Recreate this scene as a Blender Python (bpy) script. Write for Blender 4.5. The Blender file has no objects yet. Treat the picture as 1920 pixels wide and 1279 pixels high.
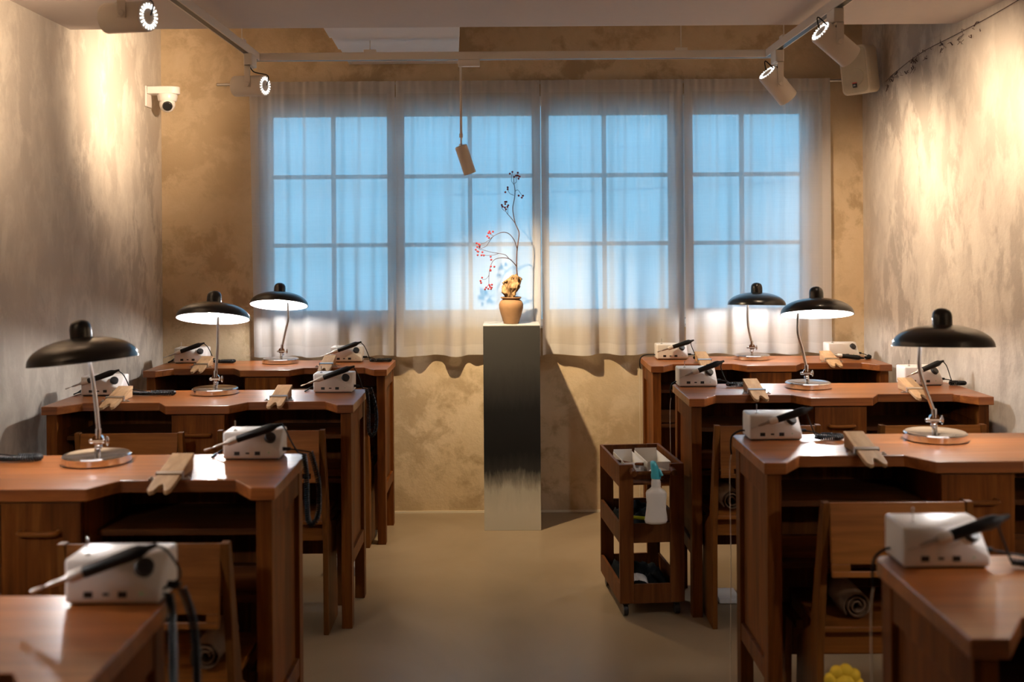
import bpy, bmesh, math, random
from mathutils import Vector, Matrix, Euler
random.seed(7)
PI = math.pi
S = bpy.context.scene
COL = S.collection
# ---------------------------------------------------------------- camera
CAMZ = 1.54
cd = bpy.data.cameras.new('camera'); cam = bpy.data.objects.new('camera', cd); COL.objects.link(cam)
cam.location = (0, 0, CAMZ); cam.rotation_euler = (PI / 2, 0.0068, 0)
cd.sensor_width = 36; cd.lens = 2000 / 1920 * 36
cd.shift_x = 10 / 1920; cd.shift_y = (456 - 639.5) / 1920
cd.clip_start = 0.05; cd.clip_end = 200
cd.dof.use_dof = True; cd.dof.focus_distance = 5.3; cd.dof.aperture_fstop = 2.8
S.camera = cam
# ---------------------------------------------------------------- view
S.view_settings.view_transform = 'Standard'; S.view_settings.look = 'None'
S.view_settings.exposure = 0.12; S.view_settings.gamma = 1
S.view_settings.use_curve_mapping = False
try:
    S.cycles.use_denoising = True; S.cycles.max_bounces = 10; S.cycles.transparent_max_bounces = 16
    S.cycles.caustics_reflective = False; S.cycles.caustics_refractive = False
    S.cycles.sample_clamp_indirect = 6
except Exception: pass
# ---------------------------------------------------------------- tuning of light
K_SKY = 2.7
E_SPOT = 62
E_KEY = 118
E_BULB = 470
E_BACK = 6
WARM = (1.0, 0.74, 0.50)
COOL = (1.0, 0.96, 0.93)
# ---------------------------------------------------------------- world: blue dusk sky, brighter overhead
w = bpy.data.worlds.new('dusk_sky'); S.world = w; w.use_nodes = True
nt = w.node_tree; nt.nodes.clear()
o = nt.nodes.new('ShaderNodeOutputWorld'); bg = nt.nodes.new('ShaderNodeBackground')
tc = nt.nodes.new('ShaderNodeTexCoord'); sp = nt.nodes.new('ShaderNodeSeparateXYZ')
rp = nt.nodes.new('ShaderNodeValToRGB'); rp.color_ramp.elements[0].position = 0.0
rp.color_ramp.elements[0].color = (0.21, 0.55, 0.82, 1)
rp.color_ramp.elements[1].position = 0.9; rp.color_ramp.elements[1].color = (0.55, 1.32, 2.1, 1)
e = rp.color_ramp.elements.new(0.16); e.color = (0.19, 0.54, 0.86, 1)
e = rp.color_ramp.elements.new(0.40); e.color = (0.42, 1.05, 1.7, 1)
nt.links.new(tc.outputs['Generated'], sp.inputs[0]); nt.links.new(sp.outputs['Z'], rp.inputs[0])
nt.links.new(rp.outputs[0], bg.inputs[0]); bg.inputs[1].default_value = K_SKY
nt.links.new(bg.outputs[0], o.inputs[0])

# ================================================================ materials
def rgb(c): return (c[0], c[1], c[2], 1)
def newmat(name):
    m = bpy.data.materials.new(name); m.use_nodes = True
    b = m.node_tree.nodes['Principled BSDF']
    return m, m.node_tree, b
def plain(name, col, rough=0.5, metal=0.0, emis=None, estr=0, spec=0.5, coat=0, noise=0.06):
    m, t, b = newmat(name)
    b.inputs['Roughness'].default_value = rough; b.inputs['Metallic'].default_value = metal
    b.inputs['Specular IOR Level'].default_value = spec; b.inputs['Coat Weight'].default_value = coat
    if noise:
        n = t.nodes.new('ShaderNodeTexNoise'); n.inputs['Scale'].default_value = 30; n.inputs['Detail'].default_value = 4
        c = t.nodes.new('ShaderNodeTexCoord'); t.links.new(c.outputs['Object'], n.inputs['Vector'])
        r = t.nodes.new('ShaderNodeMapRange'); r.inputs[3].default_value = 1 - noise; r.inputs[4].default_value = 1 + noise
        t.links.new(n.outputs['Fac'], r.inputs[0])
        v = t.nodes.new('ShaderNodeVectorMath'); v.operation = 'SCALE'; v.inputs[0].default_value = col[:3]
        t.links.new(r.outputs[0], v.inputs['Scale']); t.links.new(v.outputs[0], b.inputs['Base Color'])
    else: b.inputs['Base Color'].default_value = rgb(col)
    if emis:
        b.inputs['Emission Color'].default_value = rgb(emis); b.inputs['Emission Strength'].default_value = estr
    return m
def ramp(t, stops):
    r = t.nodes.new('ShaderNodeValToRGB'); el = r.color_ramp.elements
    el[0].position, el[0].color = stops[0][0], rgb(stops[0][1])
    el[1].position, el[1].color = stops[-1][0], rgb(stops[-1][1])
    for p, c in stops[1:-1]:
        q = el.new(p); q.color = rgb(c)
    return r
def noise(t, vec, scale, detail=4, rough=0.55, dist=0.0):
    n = t.nodes.new('ShaderNodeTexNoise'); n.inputs['Scale'].default_value = scale
    n.inputs['Detail'].default_value = detail; n.inputs['Roughness'].default_value = rough
    n.inputs['Distortion'].default_value = dist; t.links.new(vec, n.inputs['Vector']); return n
def mapping(t, src, scale=(1, 1, 1), loc=(0, 0, 0)):
    m = t.nodes.new('ShaderNodeMapping'); m.inputs['Scale'].default_value = scale; m.inputs['Location'].default_value = loc
    t.links.new(src, m.inputs['Vector']); return m.outputs[0]
def mix(t, a, b, f, mode='MIX'):
    x = t.nodes.new('ShaderNodeMix'); x.data_type = 'RGBA'; x.blend_type = mode
    for s, i in ((a, 6), (b, 7)):
        if isinstance(s, tuple): x.inputs[i].default_value = rgb(s)
        else: t.links.new(s, x.inputs[i])
    if isinstance(f, float): x.inputs[0].default_value = f
    else: t.links.new(f, x.inputs[0])
    return x.outputs[2]
def bump(t, b, src, strength, dist=0.01):
    n = t.nodes.new('ShaderNodeBump'); n.inputs['Strength'].default_value = strength; n.inputs['Distance'].default_value = dist
    t.links.new(src, n.inputs['Height']); t.links.new(n.outputs[0], b.inputs['Normal'])

def wood(name, grain, strip, dark, mid, light, rough=0.4, width=0.085, coat=0.0):
    """grain: axis along the fibres; strip: axis across which the glued staves alternate"""
    m, t, b = newmat(name)
    c = t.nodes.new('ShaderNodeTexCoord'); oi = t.nodes.new('ShaderNodeObjectInfo')
    ad = t.nodes.new('ShaderNodeVectorMath'); ad.operation = 'ADD'
    sc = t.nodes.new('ShaderNodeVectorMath'); sc.operation = 'SCALE'; sc.inputs[0].default_value = (1, 1, 1)
    mu = t.nodes.new('ShaderNodeMath'); mu.operation = 'MULTIPLY'; mu.inputs[1].default_value = 7.31
    t.links.new(oi.outputs['Random'], mu.inputs[0]); t.links.new(mu.outputs[0], sc.inputs['Scale'])
    t.links.new(c.outputs['Object'], ad.inputs[0]); t.links.new(sc.outputs[0], ad.inputs[1])
    s = [14, 14, 14]; s[grain] = 1.1
    v = mapping(t, ad.outputs[0], tuple(s))
    n1 = noise(t, v, 2.2, 6, 0.6, 0.6)
    s2 = [60, 60, 60]; s2[grain] = 2.0
    n2 = noise(t, mapping(t, ad.outputs[0], tuple(s2)), 2.0, 3)
    r = ramp(t, [(0.30, dark), (0.5, mid), (0.70, light)])
    t.links.new(n1.outputs['Fac'], r.inputs[0])
    # stave tone
    sx = t.nodes.new('ShaderNodeSeparateXYZ'); t.links.new(ad.outputs[0], sx.inputs[0])
    dv = t.nodes.new('ShaderNodeMath'); dv.operation = 'DIVIDE'; dv.inputs[1].default_value = width
    fl = t.nodes.new('ShaderNodeMath'); fl.operation = 'FLOOR'
    t.links.new(sx.outputs[strip], dv.inputs[0]); t.links.new(dv.outputs[0], fl.inputs[0])
    wn = t.nodes.new('ShaderNodeTexWhiteNoise'); wn.noise_dimensions = '1D'; t.links.new(fl.outputs[0], wn.inputs['W'])
    mr = t.nodes.new('ShaderNodeMapRange'); mr.inputs[3].default_value = 0.72; mr.inputs[4].default_value = 1.22
    t.links.new(wn.outputs['Value'], mr.inputs[0])
    mr2 = t.nodes.new('ShaderNodeMapRange'); mr2.inputs[3].default_value = 0.78; mr2.inputs[4].default_value = 1.22
    t.links.new(n2.outputs['Fac'], mr2.inputs[0])
    mm = t.nodes.new('ShaderNodeMath'); mm.operation = 'MULTIPLY'
    t.links.new(mr.outputs[0], mm.inputs[0]); t.links.new(mr2.outputs[0], mm.inputs[1])
    vs = t.nodes.new('ShaderNodeVectorMath'); vs.operation = 'SCALE'
    t.links.new(r.outputs[0], vs.inputs[0]); t.links.new(mm.outputs[0], vs.inputs['Scale'])
    t.links.new(vs.outputs[0], b.inputs['Base Color'])
    rr = t.nodes.new('ShaderNodeMapRange'); rr.inputs[3].default_value = rough - 0.08; rr.inputs[4].default_value = rough + 0.12
    t.links.new(n2.outputs['Fac'], rr.inputs[0]); t.links.new(rr.outputs[0], b.inputs['Roughness'])
    b.inputs['Coat Weight'].default_value = coat; b.inputs['Coat Roughness'].default_value = 0.18
    b.inputs['Specular IOR Level'].default_value = 0.5 if coat else 0.12
    bump(t, b, n2.outputs['Fac'], 0.08, 0.003)
    return m

def plaster(name, base, blotch, pale, stretch, scale=1.0, sharp=(0.50, 0.60)):
    m, t, b = newmat(name)
    c = t.nodes.new('ShaderNodeTexCoord')
    v = mapping(t, c.outputs['Object'], stretch)
    n0 = noise(t, v, 1.0 * scale, 3, 0.5)
    n1 = noise(t, v, 2.6 * scale, 8, 0.62, 0.25)
    n2 = noise(t, v, 7 * scale, 8, 0.65, 0.35)
    n3 = noise(t, c.outputs['Object'], 45, 6, 0.6)
    a = t.nodes.new('ShaderNodeMath'); a.operation = 'MULTIPLY_ADD'; a.inputs[1].default_value = 0.45
    t.links.new(n2.outputs['Fac'], a.inputs[0]); 
    h = t.nodes.new('ShaderNodeMath'); h.operation = 'MULTIPLY'; h.inputs[1].default_value = 0.55
    t.links.new(n1.outputs['Fac'], h.inputs[0]); t.links.new(h.outputs[0], a.inputs[2])
    r1 = ramp(t, [(sharp[0], (0, 0, 0)), (sharp[1], (1, 1, 1))]); t.links.new(a.outputs[0], r1.inputs[0])
    r0 = ramp(t, [(0.35, (0, 0, 0)), (0.65, (1, 1, 1))]); t.links.new(n0.outputs['Fac'], r0.inputs[0])
    f = t.nodes.new('ShaderNodeMath'); f.operation = 'MULTIPLY'; f.use_clamp = True
    t.links.new(r1.outputs[0], f.inputs[0]); t.links.new(r0.outputs[0], f.inputs[1])
    rp_ = ramp(t, [(0.36, pale), (0.52, base)]); t.links.new(n2.outputs['Fac'], rp_.inputs[0])
    col = mix(t, rp_.outputs[0], blotch, f.outputs[0])
    t.links.new(col, b.inputs['Base Color']); b.inputs['Roughness'].default_value = 0.75
    bb = t.nodes.new('ShaderNodeMath'); bb.operation = 'ADD'
    t.links.new(n2.outputs['Fac'], bb.inputs[0]); t.links.new(n3.outputs['Fac'], bb.inputs[1])
    bump(t, b, bb.outputs[0], 0.22, 0.012)
    return m

M = {}
M['top'] = wood('bench_top_wood', 0, 1, (0.17, 0.046, 0.009), (0.27, 0.080, 0.016), (0.36, 0.120, 0.027), 0.33, 0.11, 0.25)
M['woodz'] = wood('stained_pine_upright', 2, 0, (0.070, 0.018, 0.002), (0.125, 0.035, 0.005), (0.185, 0.060, 0.010), 0.45)
M['woody'] = wood('stained_pine_side', 2, 1, (0.070, 0.018, 0.002), (0.125, 0.035, 0.005), (0.185, 0.060, 0.010), 0.45)
M['woodx'] = wood('stained_pine_rail', 0, 2, (0.045, 0.013, 0.003), (0.080, 0.024, 0.005), (0.12, 0.040, 0.009), 0.5)
M['chair'] = wood('chair_ply', 0, 2, (0.13, 0.041, 0.007), (0.18, 0.060, 0.011), (0.23, 0.082, 0.017), 0.4, 0.4)
M['chairz'] = wood('chair_side_ply', 2, 1, (0.085, 0.028, 0.005), (0.13, 0.045, 0.009), (0.17, 0.063, 0.014), 0.4, 0.5)
M['trolley'] = wood('trolley_ply', 2, 0, (0.075, 0.024, 0.006), (0.11, 0.036, 0.009), (0.145, 0.052, 0.014), 0.45, 0.6)
M['pin'] = wood('bench_pin_beech', 1, 0, (0.34, 0.20, 0.10), (0.45, 0.28, 0.15), (0.54, 0.36, 0.21), 0.55, 0.3)
M['wall_back'] = plaster('plaster_back', (0.60, 0.46, 0.29), (0.40, 0.29, 0.165), (0.64, 0.50, 0.33), (1, 1, 1), 1.0, (0.49, 0.555))
M['wall_side'] = plaster('plaster_side', (0.56, 0.50, 0.43), (0.37, 0.32, 0.27), (0.64, 0.58, 0.50), (1, 0.95, 0.55), 1.35, (0.49, 0.55))
M['ceil'] = plain('painted_ceiling', (0.58, 0.51, 0.47), 0.85, noise=0.03)
M['duct'] = plain('painted_panel', (0.78, 0.73, 0.70), 0.7, noise=0.03)
M['white'] = plain('warm_white_plastic', (0.74, 0.70, 0.67), 0.35, noise=0)
M['enamel'] = plain('spotlight_enamel', (0.80, 0.73, 0.65), 0.5, noise=0)
M['black'] = plain('black_plastic', (0.012, 0.012, 0.013), 0.35, noise=0)
M['rubber'] = plain('black_rubber', (0.006, 0.006, 0.0065), 0.5, noise=0, spec=0.25)
M['gloss'] = plain('black_gloss_lacquer', (0.006, 0.006, 0.007), 0.28, coat=0.3, noise=0)
M['lining'] = plain('white_lining', (0.92, 0.92, 0.92), 0.6, noise=0)
M['chrome'] = plain('chrome', (0.86, 0.86, 0.88), 0.09, 1.0, noise=0)
M['polished'] = plain('polished_tube', (0.90, 0.90, 0.93), 0.22, 1.0, noise=0)
M['nose'] = plain('dark_steel', (0.42, 0.39, 0.37), 0.32, 1.0, noise=0)
M['steel'] = plain('brushed_steel', (0.62, 0.60, 0.58), 0.28, 1.0, noise=0.05)
M['bulb'] = plain('bulb_glow', (1, 1, 1), 0.5, emis=COOL, estr=E_BULB, noise=0)
M['led'] = plain('led_slots', (1, 1, 1), 0.5, emis=(1.0, 0.97, 0.92), estr=2.6, noise=0)
M['green'] = plain('green_led', (0.02, 0.2, 0.06), 0.4, emis=(0.05, 0.5, 0.15), estr=0.3, noise=0)
M['clay'] = plain('brown_clay', (0.27, 0.150, 0.072), 0.8, noise=0.18)
M['twig'] = plain('dark_twig', (0.075, 0.038, 0.03), 0.7, noise=0)
M['berry'] = plain('red_berry', (0.24, 0.010, 0.016), 0.5, noise=0)
M['red'] = plain('red_print', (0.75, 0.06, 0.03), 0.5, noise=0)
M['print'] = plain('white_print', (0.85, 0.85, 0.82), 0.5, noise=0)
M['grille'] = plain('speaker_grille', (0.56, 0.50, 0.37), 0.7, noise=0.1)
M['speaker'] = plain('speaker_shell', (0.70, 0.62, 0.49), 0.55, noise=0.02)
M['turq'] = plain('turquoise_plastic', (0.06, 0.42, 0.52), 0.35, noise=0)
M['milky'] = plain('milky_plastic', (0.74, 0.70, 0.64), 0.35, noise=0)
M['milky'].node_tree.nodes['Principled BSDF'].inputs['Subsurface Weight'].default_value = 0.0
M['lime'] = plain('lime_plastic', (0.50, 0.60, 0.03), 0.4, noise=0)
M['paper'] = plain('white_paper', (0.75, 0.73, 0.71), 0.7, noise=0.03)
M['cloth'] = plain('black_cloth', (0.006, 0.008, 0.010), 0.9, noise=0.3, spec=0.1)
M['leather'] = plain('brown_leather', (0.10, 0.05, 0.02), 0.75, noise=0.25)
M['yellow'] = plain('yellow_plush', (0.72, 0.46, 0.02), 0.8, noise=0.15)
M['frame'] = plain('window_frame_paint', (0.74, 0.75, 0.76), 0.5, noise=0.02)
M['clear'] = plain('frosted_collar', (0.62, 0.58, 0.54), 0.25, noise=0)
M['grey'] = plain('grey_plastic', (0.30, 0.30, 0.31), 0.4, noise=0)
M['facade'] = plain('far_facade', (0.45, 0.52, 0.58), 0.9, noise=0.1)
M['base'] = plain('painted_bead', (0.72, 0.64, 0.50), 0.6, noise=0)

# floor: poured concrete
m, t, b = newmat('poured_floor'); M['floor'] = m
c = t.nodes.new('ShaderNodeTexCoord')
n1 = noise(t, c.outputs['Object'], 1.1, 6, 0.6, 0.8); n2 = noise(t, c.outputs['Object'], 7, 6, 0.6)
r = ramp(t, [(0.3, (0.225, 0.165, 0.100)), (0.55, (0.27, 0.200, 0.125)), (0.75, (0.315, 0.240, 0.155))]); t.links.new(n1.outputs['Fac'], r.inputs[0])
mr = t.nodes.new('ShaderNodeMapRange'); mr.inputs[3].default_value = 0.90; mr.inputs[4].default_value = 1.08
t.links.new(n2.outputs['Fac'], mr.inputs[0]); v = t.nodes.new('ShaderNodeVectorMath'); v.operation = 'SCALE'
t.links.new(r.outputs[0], v.inputs[0]); t.links.new(mr.outputs[0], v.inputs['Scale']); t.links.new(v.outputs[0], b.inputs['Base Color'])
mr = t.nodes.new('ShaderNodeMapRange'); mr.inputs[3].default_value = 0.26; mr.inputs[4].default_value = 0.42
t.links.new(n2.outputs['Fac'], mr.inputs[0]); t.links.new(mr.outputs[0], b.inputs['Roughness'])
bump(t, b, n1.outputs['Fac'], 0.05, 0.01)

# plinth: sprayed black metal, feathering out to bare pale metal near the foot
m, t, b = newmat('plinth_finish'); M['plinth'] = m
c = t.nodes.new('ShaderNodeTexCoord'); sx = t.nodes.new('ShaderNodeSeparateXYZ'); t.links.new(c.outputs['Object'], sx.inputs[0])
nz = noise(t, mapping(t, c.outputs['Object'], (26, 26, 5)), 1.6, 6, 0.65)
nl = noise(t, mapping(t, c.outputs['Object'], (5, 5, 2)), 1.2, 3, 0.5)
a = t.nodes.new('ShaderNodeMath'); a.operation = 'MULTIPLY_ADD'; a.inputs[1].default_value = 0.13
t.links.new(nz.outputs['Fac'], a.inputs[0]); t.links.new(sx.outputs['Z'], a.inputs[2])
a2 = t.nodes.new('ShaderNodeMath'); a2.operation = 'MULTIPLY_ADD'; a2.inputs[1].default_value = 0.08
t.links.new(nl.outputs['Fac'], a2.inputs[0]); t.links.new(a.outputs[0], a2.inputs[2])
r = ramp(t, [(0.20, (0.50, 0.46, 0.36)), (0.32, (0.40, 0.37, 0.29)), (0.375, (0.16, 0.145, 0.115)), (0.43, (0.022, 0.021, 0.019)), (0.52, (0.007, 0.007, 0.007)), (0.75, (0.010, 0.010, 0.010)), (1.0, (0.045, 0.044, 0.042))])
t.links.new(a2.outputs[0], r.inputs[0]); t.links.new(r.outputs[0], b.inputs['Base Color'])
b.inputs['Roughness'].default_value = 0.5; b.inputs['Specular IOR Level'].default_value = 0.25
M['plinth_top'] = plain('plinth_top_plate', (0.42, 0.42, 0.42), 0.5, noise=0.05)

# driftwood
m, t, b = newmat('driftwood'); M['drift'] = m
c = t.nodes.new('ShaderNodeTexCoord')
n1 = noise(t, mapping(t, c.outputs['Object'], (1, 1, 0.4)), 38, 6, 0.65, 1.0)
r = ramp(t, [(0.35, (0.09, 0.045, 0.018)), (0.5, (0.30, 0.185, 0.085)), (0.68, (0.46, 0.33, 0.18))]); t.links.new(n1.outputs['Fac'], r.inputs[0])
t.links.new(r.outputs[0], b.inputs['Base Color']); b.inputs['Roughness'].default_value = 0.8; bump(t, b, n1.outputs['Fac'], 0.6, 0.01)

# window glass
m = bpy.data.materials.new('window_glass'); m.use_nodes = True; M['glass'] = m; t = m.node_tree; t.nodes.clear()
o = t.nodes.new('ShaderNodeOutputMaterial'); tr = t.nodes.new('ShaderNodeBsdfTransparent'); gl = t.nodes.new('ShaderNodeBsdfGlossy')
gl.inputs['Roughness'].default_value = 0.02; mx = t.nodes.new('ShaderNodeMixShader'); fr = t.nodes.new('ShaderNodeFresnel'); fr.inputs[0].default_value = 1.5
t.links.new(fr.outputs[0], mx.inputs[0]); t.links.new(tr.outputs[0], mx.inputs[1]); t.links.new(gl.outputs[0], mx.inputs[2]); t.links.new(mx.outputs[0], o.inputs[0])

# sheer cotton
def sheer(name, cover, col):
    m = bpy.data.materials.new(name); m.use_nodes = True; t = m.node_tree; t.nodes.clear()
    o = t.nodes.new('ShaderNodeOutputMaterial'); tr = t.nodes.new('ShaderNodeBsdfTransparent')
    df = t.nodes.new('ShaderNodeBsdfDiffuse'); tl = t.nodes.new('ShaderNodeBsdfTranslucent')
    df.inputs[0].default_value = rgb(col); tl.inputs[0].default_value = rgb(col)
    m1 = t.nodes.new('ShaderNodeMixShader'); m1.inputs[0].default_value = 0.5
    t.links.new(df.outputs[0], m1.inputs[1]); t.links.new(tl.outputs[0], m1.inputs[2])
    c = t.nodes.new('ShaderNodeTexCoord')
    nx = noise(t, mapping(t, c.outputs['Object'], (260, 1, 6)), 1.0, 2, 0.5); nz = noise(t, mapping(t, c.outputs['Object'], (6, 1, 260)), 1.0, 2, 0.5)
    ad = t.nodes.new('ShaderNodeMath'); ad.operation = 'ADD'; t.links.new(nx.outputs['Fac'], ad.inputs[0]); t.links.new(nz.outputs['Fac'], ad.inputs[1])
    mr = t.nodes.new('ShaderNodeMapRange'); mr.inputs[1].default_value = 0.6; mr.inputs[2].default_value = 1.4
    mr.inputs[3].default_value = cover - 0.035; mr.inputs[4].default_value = cover + 0.035
    # a slanting view crosses more thread
    lw = t.nodes.new('ShaderNodeLayerWeight'); lw.inputs[0].default_value = 0.35
    a2 = t.nodes.new('ShaderNodeMath'); a2.operation = 'MULTIPLY_ADD'; a2.inputs[1].default_value = 0.28; a2.use_clamp = True
    t.links.new(ad.outputs[0], mr.inputs[0]); t.links.new(lw.outputs['Facing'], a2.inputs[0]); t.links.new(mr.outputs[0], a2.inputs[2])
    mx = t.nodes.new('ShaderNodeMixShader'); t.links.new(a2.outputs[0], mx.inputs[0])
    t.links.new(tr.outputs[0], mx.inputs[1]); t.links.new(m1.outputs[0], mx.inputs[2]); t.links.new(mx.outputs[0], o.inputs[0])
    return m
M['sheer'] = sheer('sheer_cotton', 0.80, (0.80, 0.77, 0.75)); M['hem'] = sheer('sheer_hem', 0.90, (0.80, 0.77, 0.75))

# ================================================================ mesh builder
class MB:
    def __init__(s): s.v = []; s.f = []
    def add(s, vs, fs):
        k = len(s.v); s.v += [tuple(x) for x in vs]; s.f += [tuple(i + k for i in f) for f in fs]; return s
    def box(s, x0, x1, y0, y1, z0, z1, mat=None):
        vs = [Vector(p) for p in ((x0, y0, z0), (x1, y0, z0), (x1, y1, z0), (x0, y1, z0), (x0, y0, z1), (x1, y0, z1), (x1, y1, z1), (x0, y1, z1))]
        if mat is not None: vs = [mat @ p for p in vs]
        return s.add(vs, [(0, 3, 2, 1), (4, 5, 6, 7), (0, 1, 5, 4), (1, 2, 6, 5), (2, 3, 7, 6), (3, 0, 4, 7)])
    def lathe(s, prof, n=32, mat=None, cap0=True, cap1=True):
        vs = []; fs = []
        for r, z in prof:
            for i in range(n):
                a = 2 * PI * i / n; vs.append(Vector((r * math.cos(a), r * math.sin(a), z)))
        for j in range(len(prof) - 1):
            for i in range(n):
                k = (i + 1) % n; fs.append((j * n + i, j * n + k, (j + 1) * n + k, (j + 1) * n + i))
        if cap0: fs.append(tuple(range(n - 1, -1, -1)))
        if cap1: q = (len(prof) - 1) * n; fs.append(tuple(range(q, q + n)))
        if mat is not None: vs = [mat @ p for p in vs]
        return s.add(vs, fs)
    def cyl(s, p0, p1, r0, r1=None, n=16):
        p0, p1 = Vector(p0), Vector(p1); d = p1 - p0
        mt = Matrix.Translation(p0) @ d.to_track_quat('Z', 'Y').to_matrix().to_4x4()
        return s.lathe([(r0, 0), (r1 if r1 is not None else r0, d.length)], n, mt)
    def tube(s, pts, r, n=8, taper=None):
        pts = [Vector(p) for p in pts]; k = len(pts); vs = []; fs = []; up = Vector((0.13, 0.31, 0.94)).normalized(); prev = None
        for i, p in enumerate(pts):
            d = (pts[min(i + 1, k - 1)] - pts[max(i - 1, 0)]).normalized()
            if prev is None: a = d.cross(up); a = a.normalized() if a.length > 1e-4 else d.orthogonal().normalized()
            else: a = (prev - d * prev.dot(d)); a = a.normalized() if a.length > 1e-5 else d.orthogonal().normalized()
            prev = a; bb = d.cross(a); rr = r if taper is None else r + (taper - r) * i / (k - 1)
            for j in range(n):
                q = 2 * PI * j / n; vs.append(p + a * (rr * math.cos(q)) + bb * (rr * math.sin(q)))
        for i in range(k - 1):
            for j in range(n):
                l = (j + 1) % n; fs.append((i * n + j, i * n + l, (i + 1) * n + l, (i + 1) * n + j))
        fs.append(tuple(range(n - 1, -1, -1))); fs.append(tuple(range((k - 1) * n, k * n)))
        return s.add(vs, fs)
    def prism(s, poly, z0, z1, mat=None):
        n = len(poly); vs = [Vector((x, y, z0)) for x, y in poly] + [Vector((x, y, z1)) for x, y in poly]
        fs = [tuple(range(n - 1, -1, -1)), tuple(range(n, 2 * n))] + [(i, (i + 1) % n, (i + 1) % n + n, i + n) for i in range(n)]
        if mat is not None: vs = [mat @ p for p in vs]
        return s.add(vs, fs)
    def ball(s, c, r, n=10, m=7, sc=(1, 1, 1)):
        vs = [Vector((c[0], c[1], c[2] - r * sc[2]))]; fs = []
        for j in range(1, m):
            a = -PI / 2 + PI * j / m
            for i in range(n):
                q = 2 * PI * i / n; vs.append(Vector((c[0] + sc[0] * r * math.cos(a) * math.cos(q), c[1] + sc[1] * r * math.cos(a) * math.sin(q), c[2] + sc[2] * r * math.sin(a))))
        vs.append(Vector((c[0], c[1], c[2] + r * sc[2])))
        for i in range(n):
            fs.append((0, 1 + (i + 1) % n, 1 + i)); e = len(vs) - 1; q = 1 + (m - 2) * n
            fs.append((e, q + i, q + (i + 1) % n))
            for j in range(m - 2): fs.append((1 + j * n + i, 1 + j * n + (i + 1) % n, 1 + (j + 1) * n + (i + 1) % n, 1 + (j + 1) * n + i))
        return s.add(vs, fs)
    def build(s, name, mat, parent=None, bev=0, smooth=0.6, loc=None, seg=2):
        me = bpy.data.meshes.new(name); me.from_pydata(s.v, [], s.f); me.validate(); 
        b = bmesh.new(); b.from_mesh(me); bmesh.ops.recalc_face_normals(b, faces=b.faces); b.to_mesh(me); b.free()
        ob = bpy.data.objects.new(name, me); COL.objects.link(ob); me.materials.append(M[mat] if isinstance(mat, str) else mat)
        if smooth:
            for p in me.polygons: p.use_smooth = True
            me.set_sharp_from_angle(angle=smooth)
        if bev:
            md = ob.modifiers.new('bevel', 'BEVEL'); md.width = bev; md.segments = seg; md.limit_method = 'ANGLE'; md.angle_limit = 0.6
        if parent is not None: ob.parent = parent
        if loc is not None: ob.location = loc
        return ob
def tag(o, label, cat, group=None, kind=None):
    o['label'] = label; o['category'] = cat
    if group: o['group'] = group
    if kind: o['kind'] = kind
    return o
def empty(name, loc=(0, 0, 0), rz=0):
    o = bpy.data.objects.new(name, None); COL.objects.link(o); o.location = loc; o.rotation_euler = (0, 0, rz); o.empty_display_size = 0.05; return o
def struct(o): o['kind'] = 'structure'; return o
def kids(o): return [c for c in bpy.data.objects if c.parent == o]
def copy_tree(o, parent=None):
    c = o.copy(); COL.objects.link(c); c.parent = parent
    for ch in kids(o): copy_tree(ch, c)
    return c
def spline(pts, n=8):
    P = [Vector(p) for p in pts]; out = []
    for i in range(len(P) - 1):
        p0, p1, p2, p3 = P[max(i - 1, 0)], P[i], P[i + 1], P[min(i + 2, len(P) - 1)]
        for k in range(n):
            t = k / n; out.append(0.5 * ((2 * p1) + (p2 - p0) * t + (2 * p0 - 5 * p1 + 4 * p2 - p3) * t * t + (3 * p1 - p0 - 3 * p2 + p3) * t ** 3))
    out.append(P[-1]); return out
def helix(path, R, turns, per=8):
    """points winding round a path: a coiled cord"""
    P = [Vector(p) for p in path]; L = [0]
    for i in range(1, len(P)): L.append(L[-1] + (P[i] - P[i - 1]).length)
    N = int(turns * per); out = []; prev = None; j = 0
    for i in range(N + 1):
        s = L[-1] * i / N
        while j < len(P) - 2 and L[j + 1] < s: j += 1
        f = (s - L[j]) / max(L[j + 1] - L[j], 1e-9); p = P[j].lerp(P[j + 1], min(max(f, 0), 1)); d = (P[j + 1] - P[j]).normalized()
        if prev is None: a = d.orthogonal().normalized()
        else: a = (prev - d * prev.dot(d)).normalized()
        prev = a; b = d.cross(a); q = 2 * PI * i / per; out.append(p + a * R * math.cos(q) + b * R * math.sin(q))
    return out

# ================================================================ room shell
XL, XR, YB, YF = -1.97, 2.04, 6.10, -1.6
WX0, WX1, WZ0, WZ1 = -1.42, 1.80, 1.055, 2.388
struct(MB().box(XL - .15, XR + .15, YF - .15, YB + .2, -.1, 0).build('floor', 'floor', smooth=0))
struct(MB().box(XL - .12, XL, YF - .12, YB + .2, 0, 3.0).build('wall_left', 'wall_side', smooth=0))
struct(MB().box(XR, XR + .12, YF - .12, YB + .2, 0, 3.0).build('wall_right', 'wall_side', smooth=0))
struct(MB().box(XL, XR, YF - .12, YF, 0, 3.0).build('wall_front', 'wall_side', smooth=0))
wb = MB(); D = .2
wb.box(XL, WX0, YB, YB + D, 0, 3.0).box(WX1, XR, YB, YB + D, 0, 3.0).box(WX0, WX1, YB, YB + D, 0, WZ0).box(WX0, WX1, YB, YB + D, WZ1, 3.0)
struct(wb.build('wall_back', 'wall_back', smooth=0))
struct(MB().box(XL, XR, YF, 4.83, 2.52, 2.85).box(XL, XR, 4.8, YB, 2.85, 3.0).build('ceiling', 'ceil', smooth=0))
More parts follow.
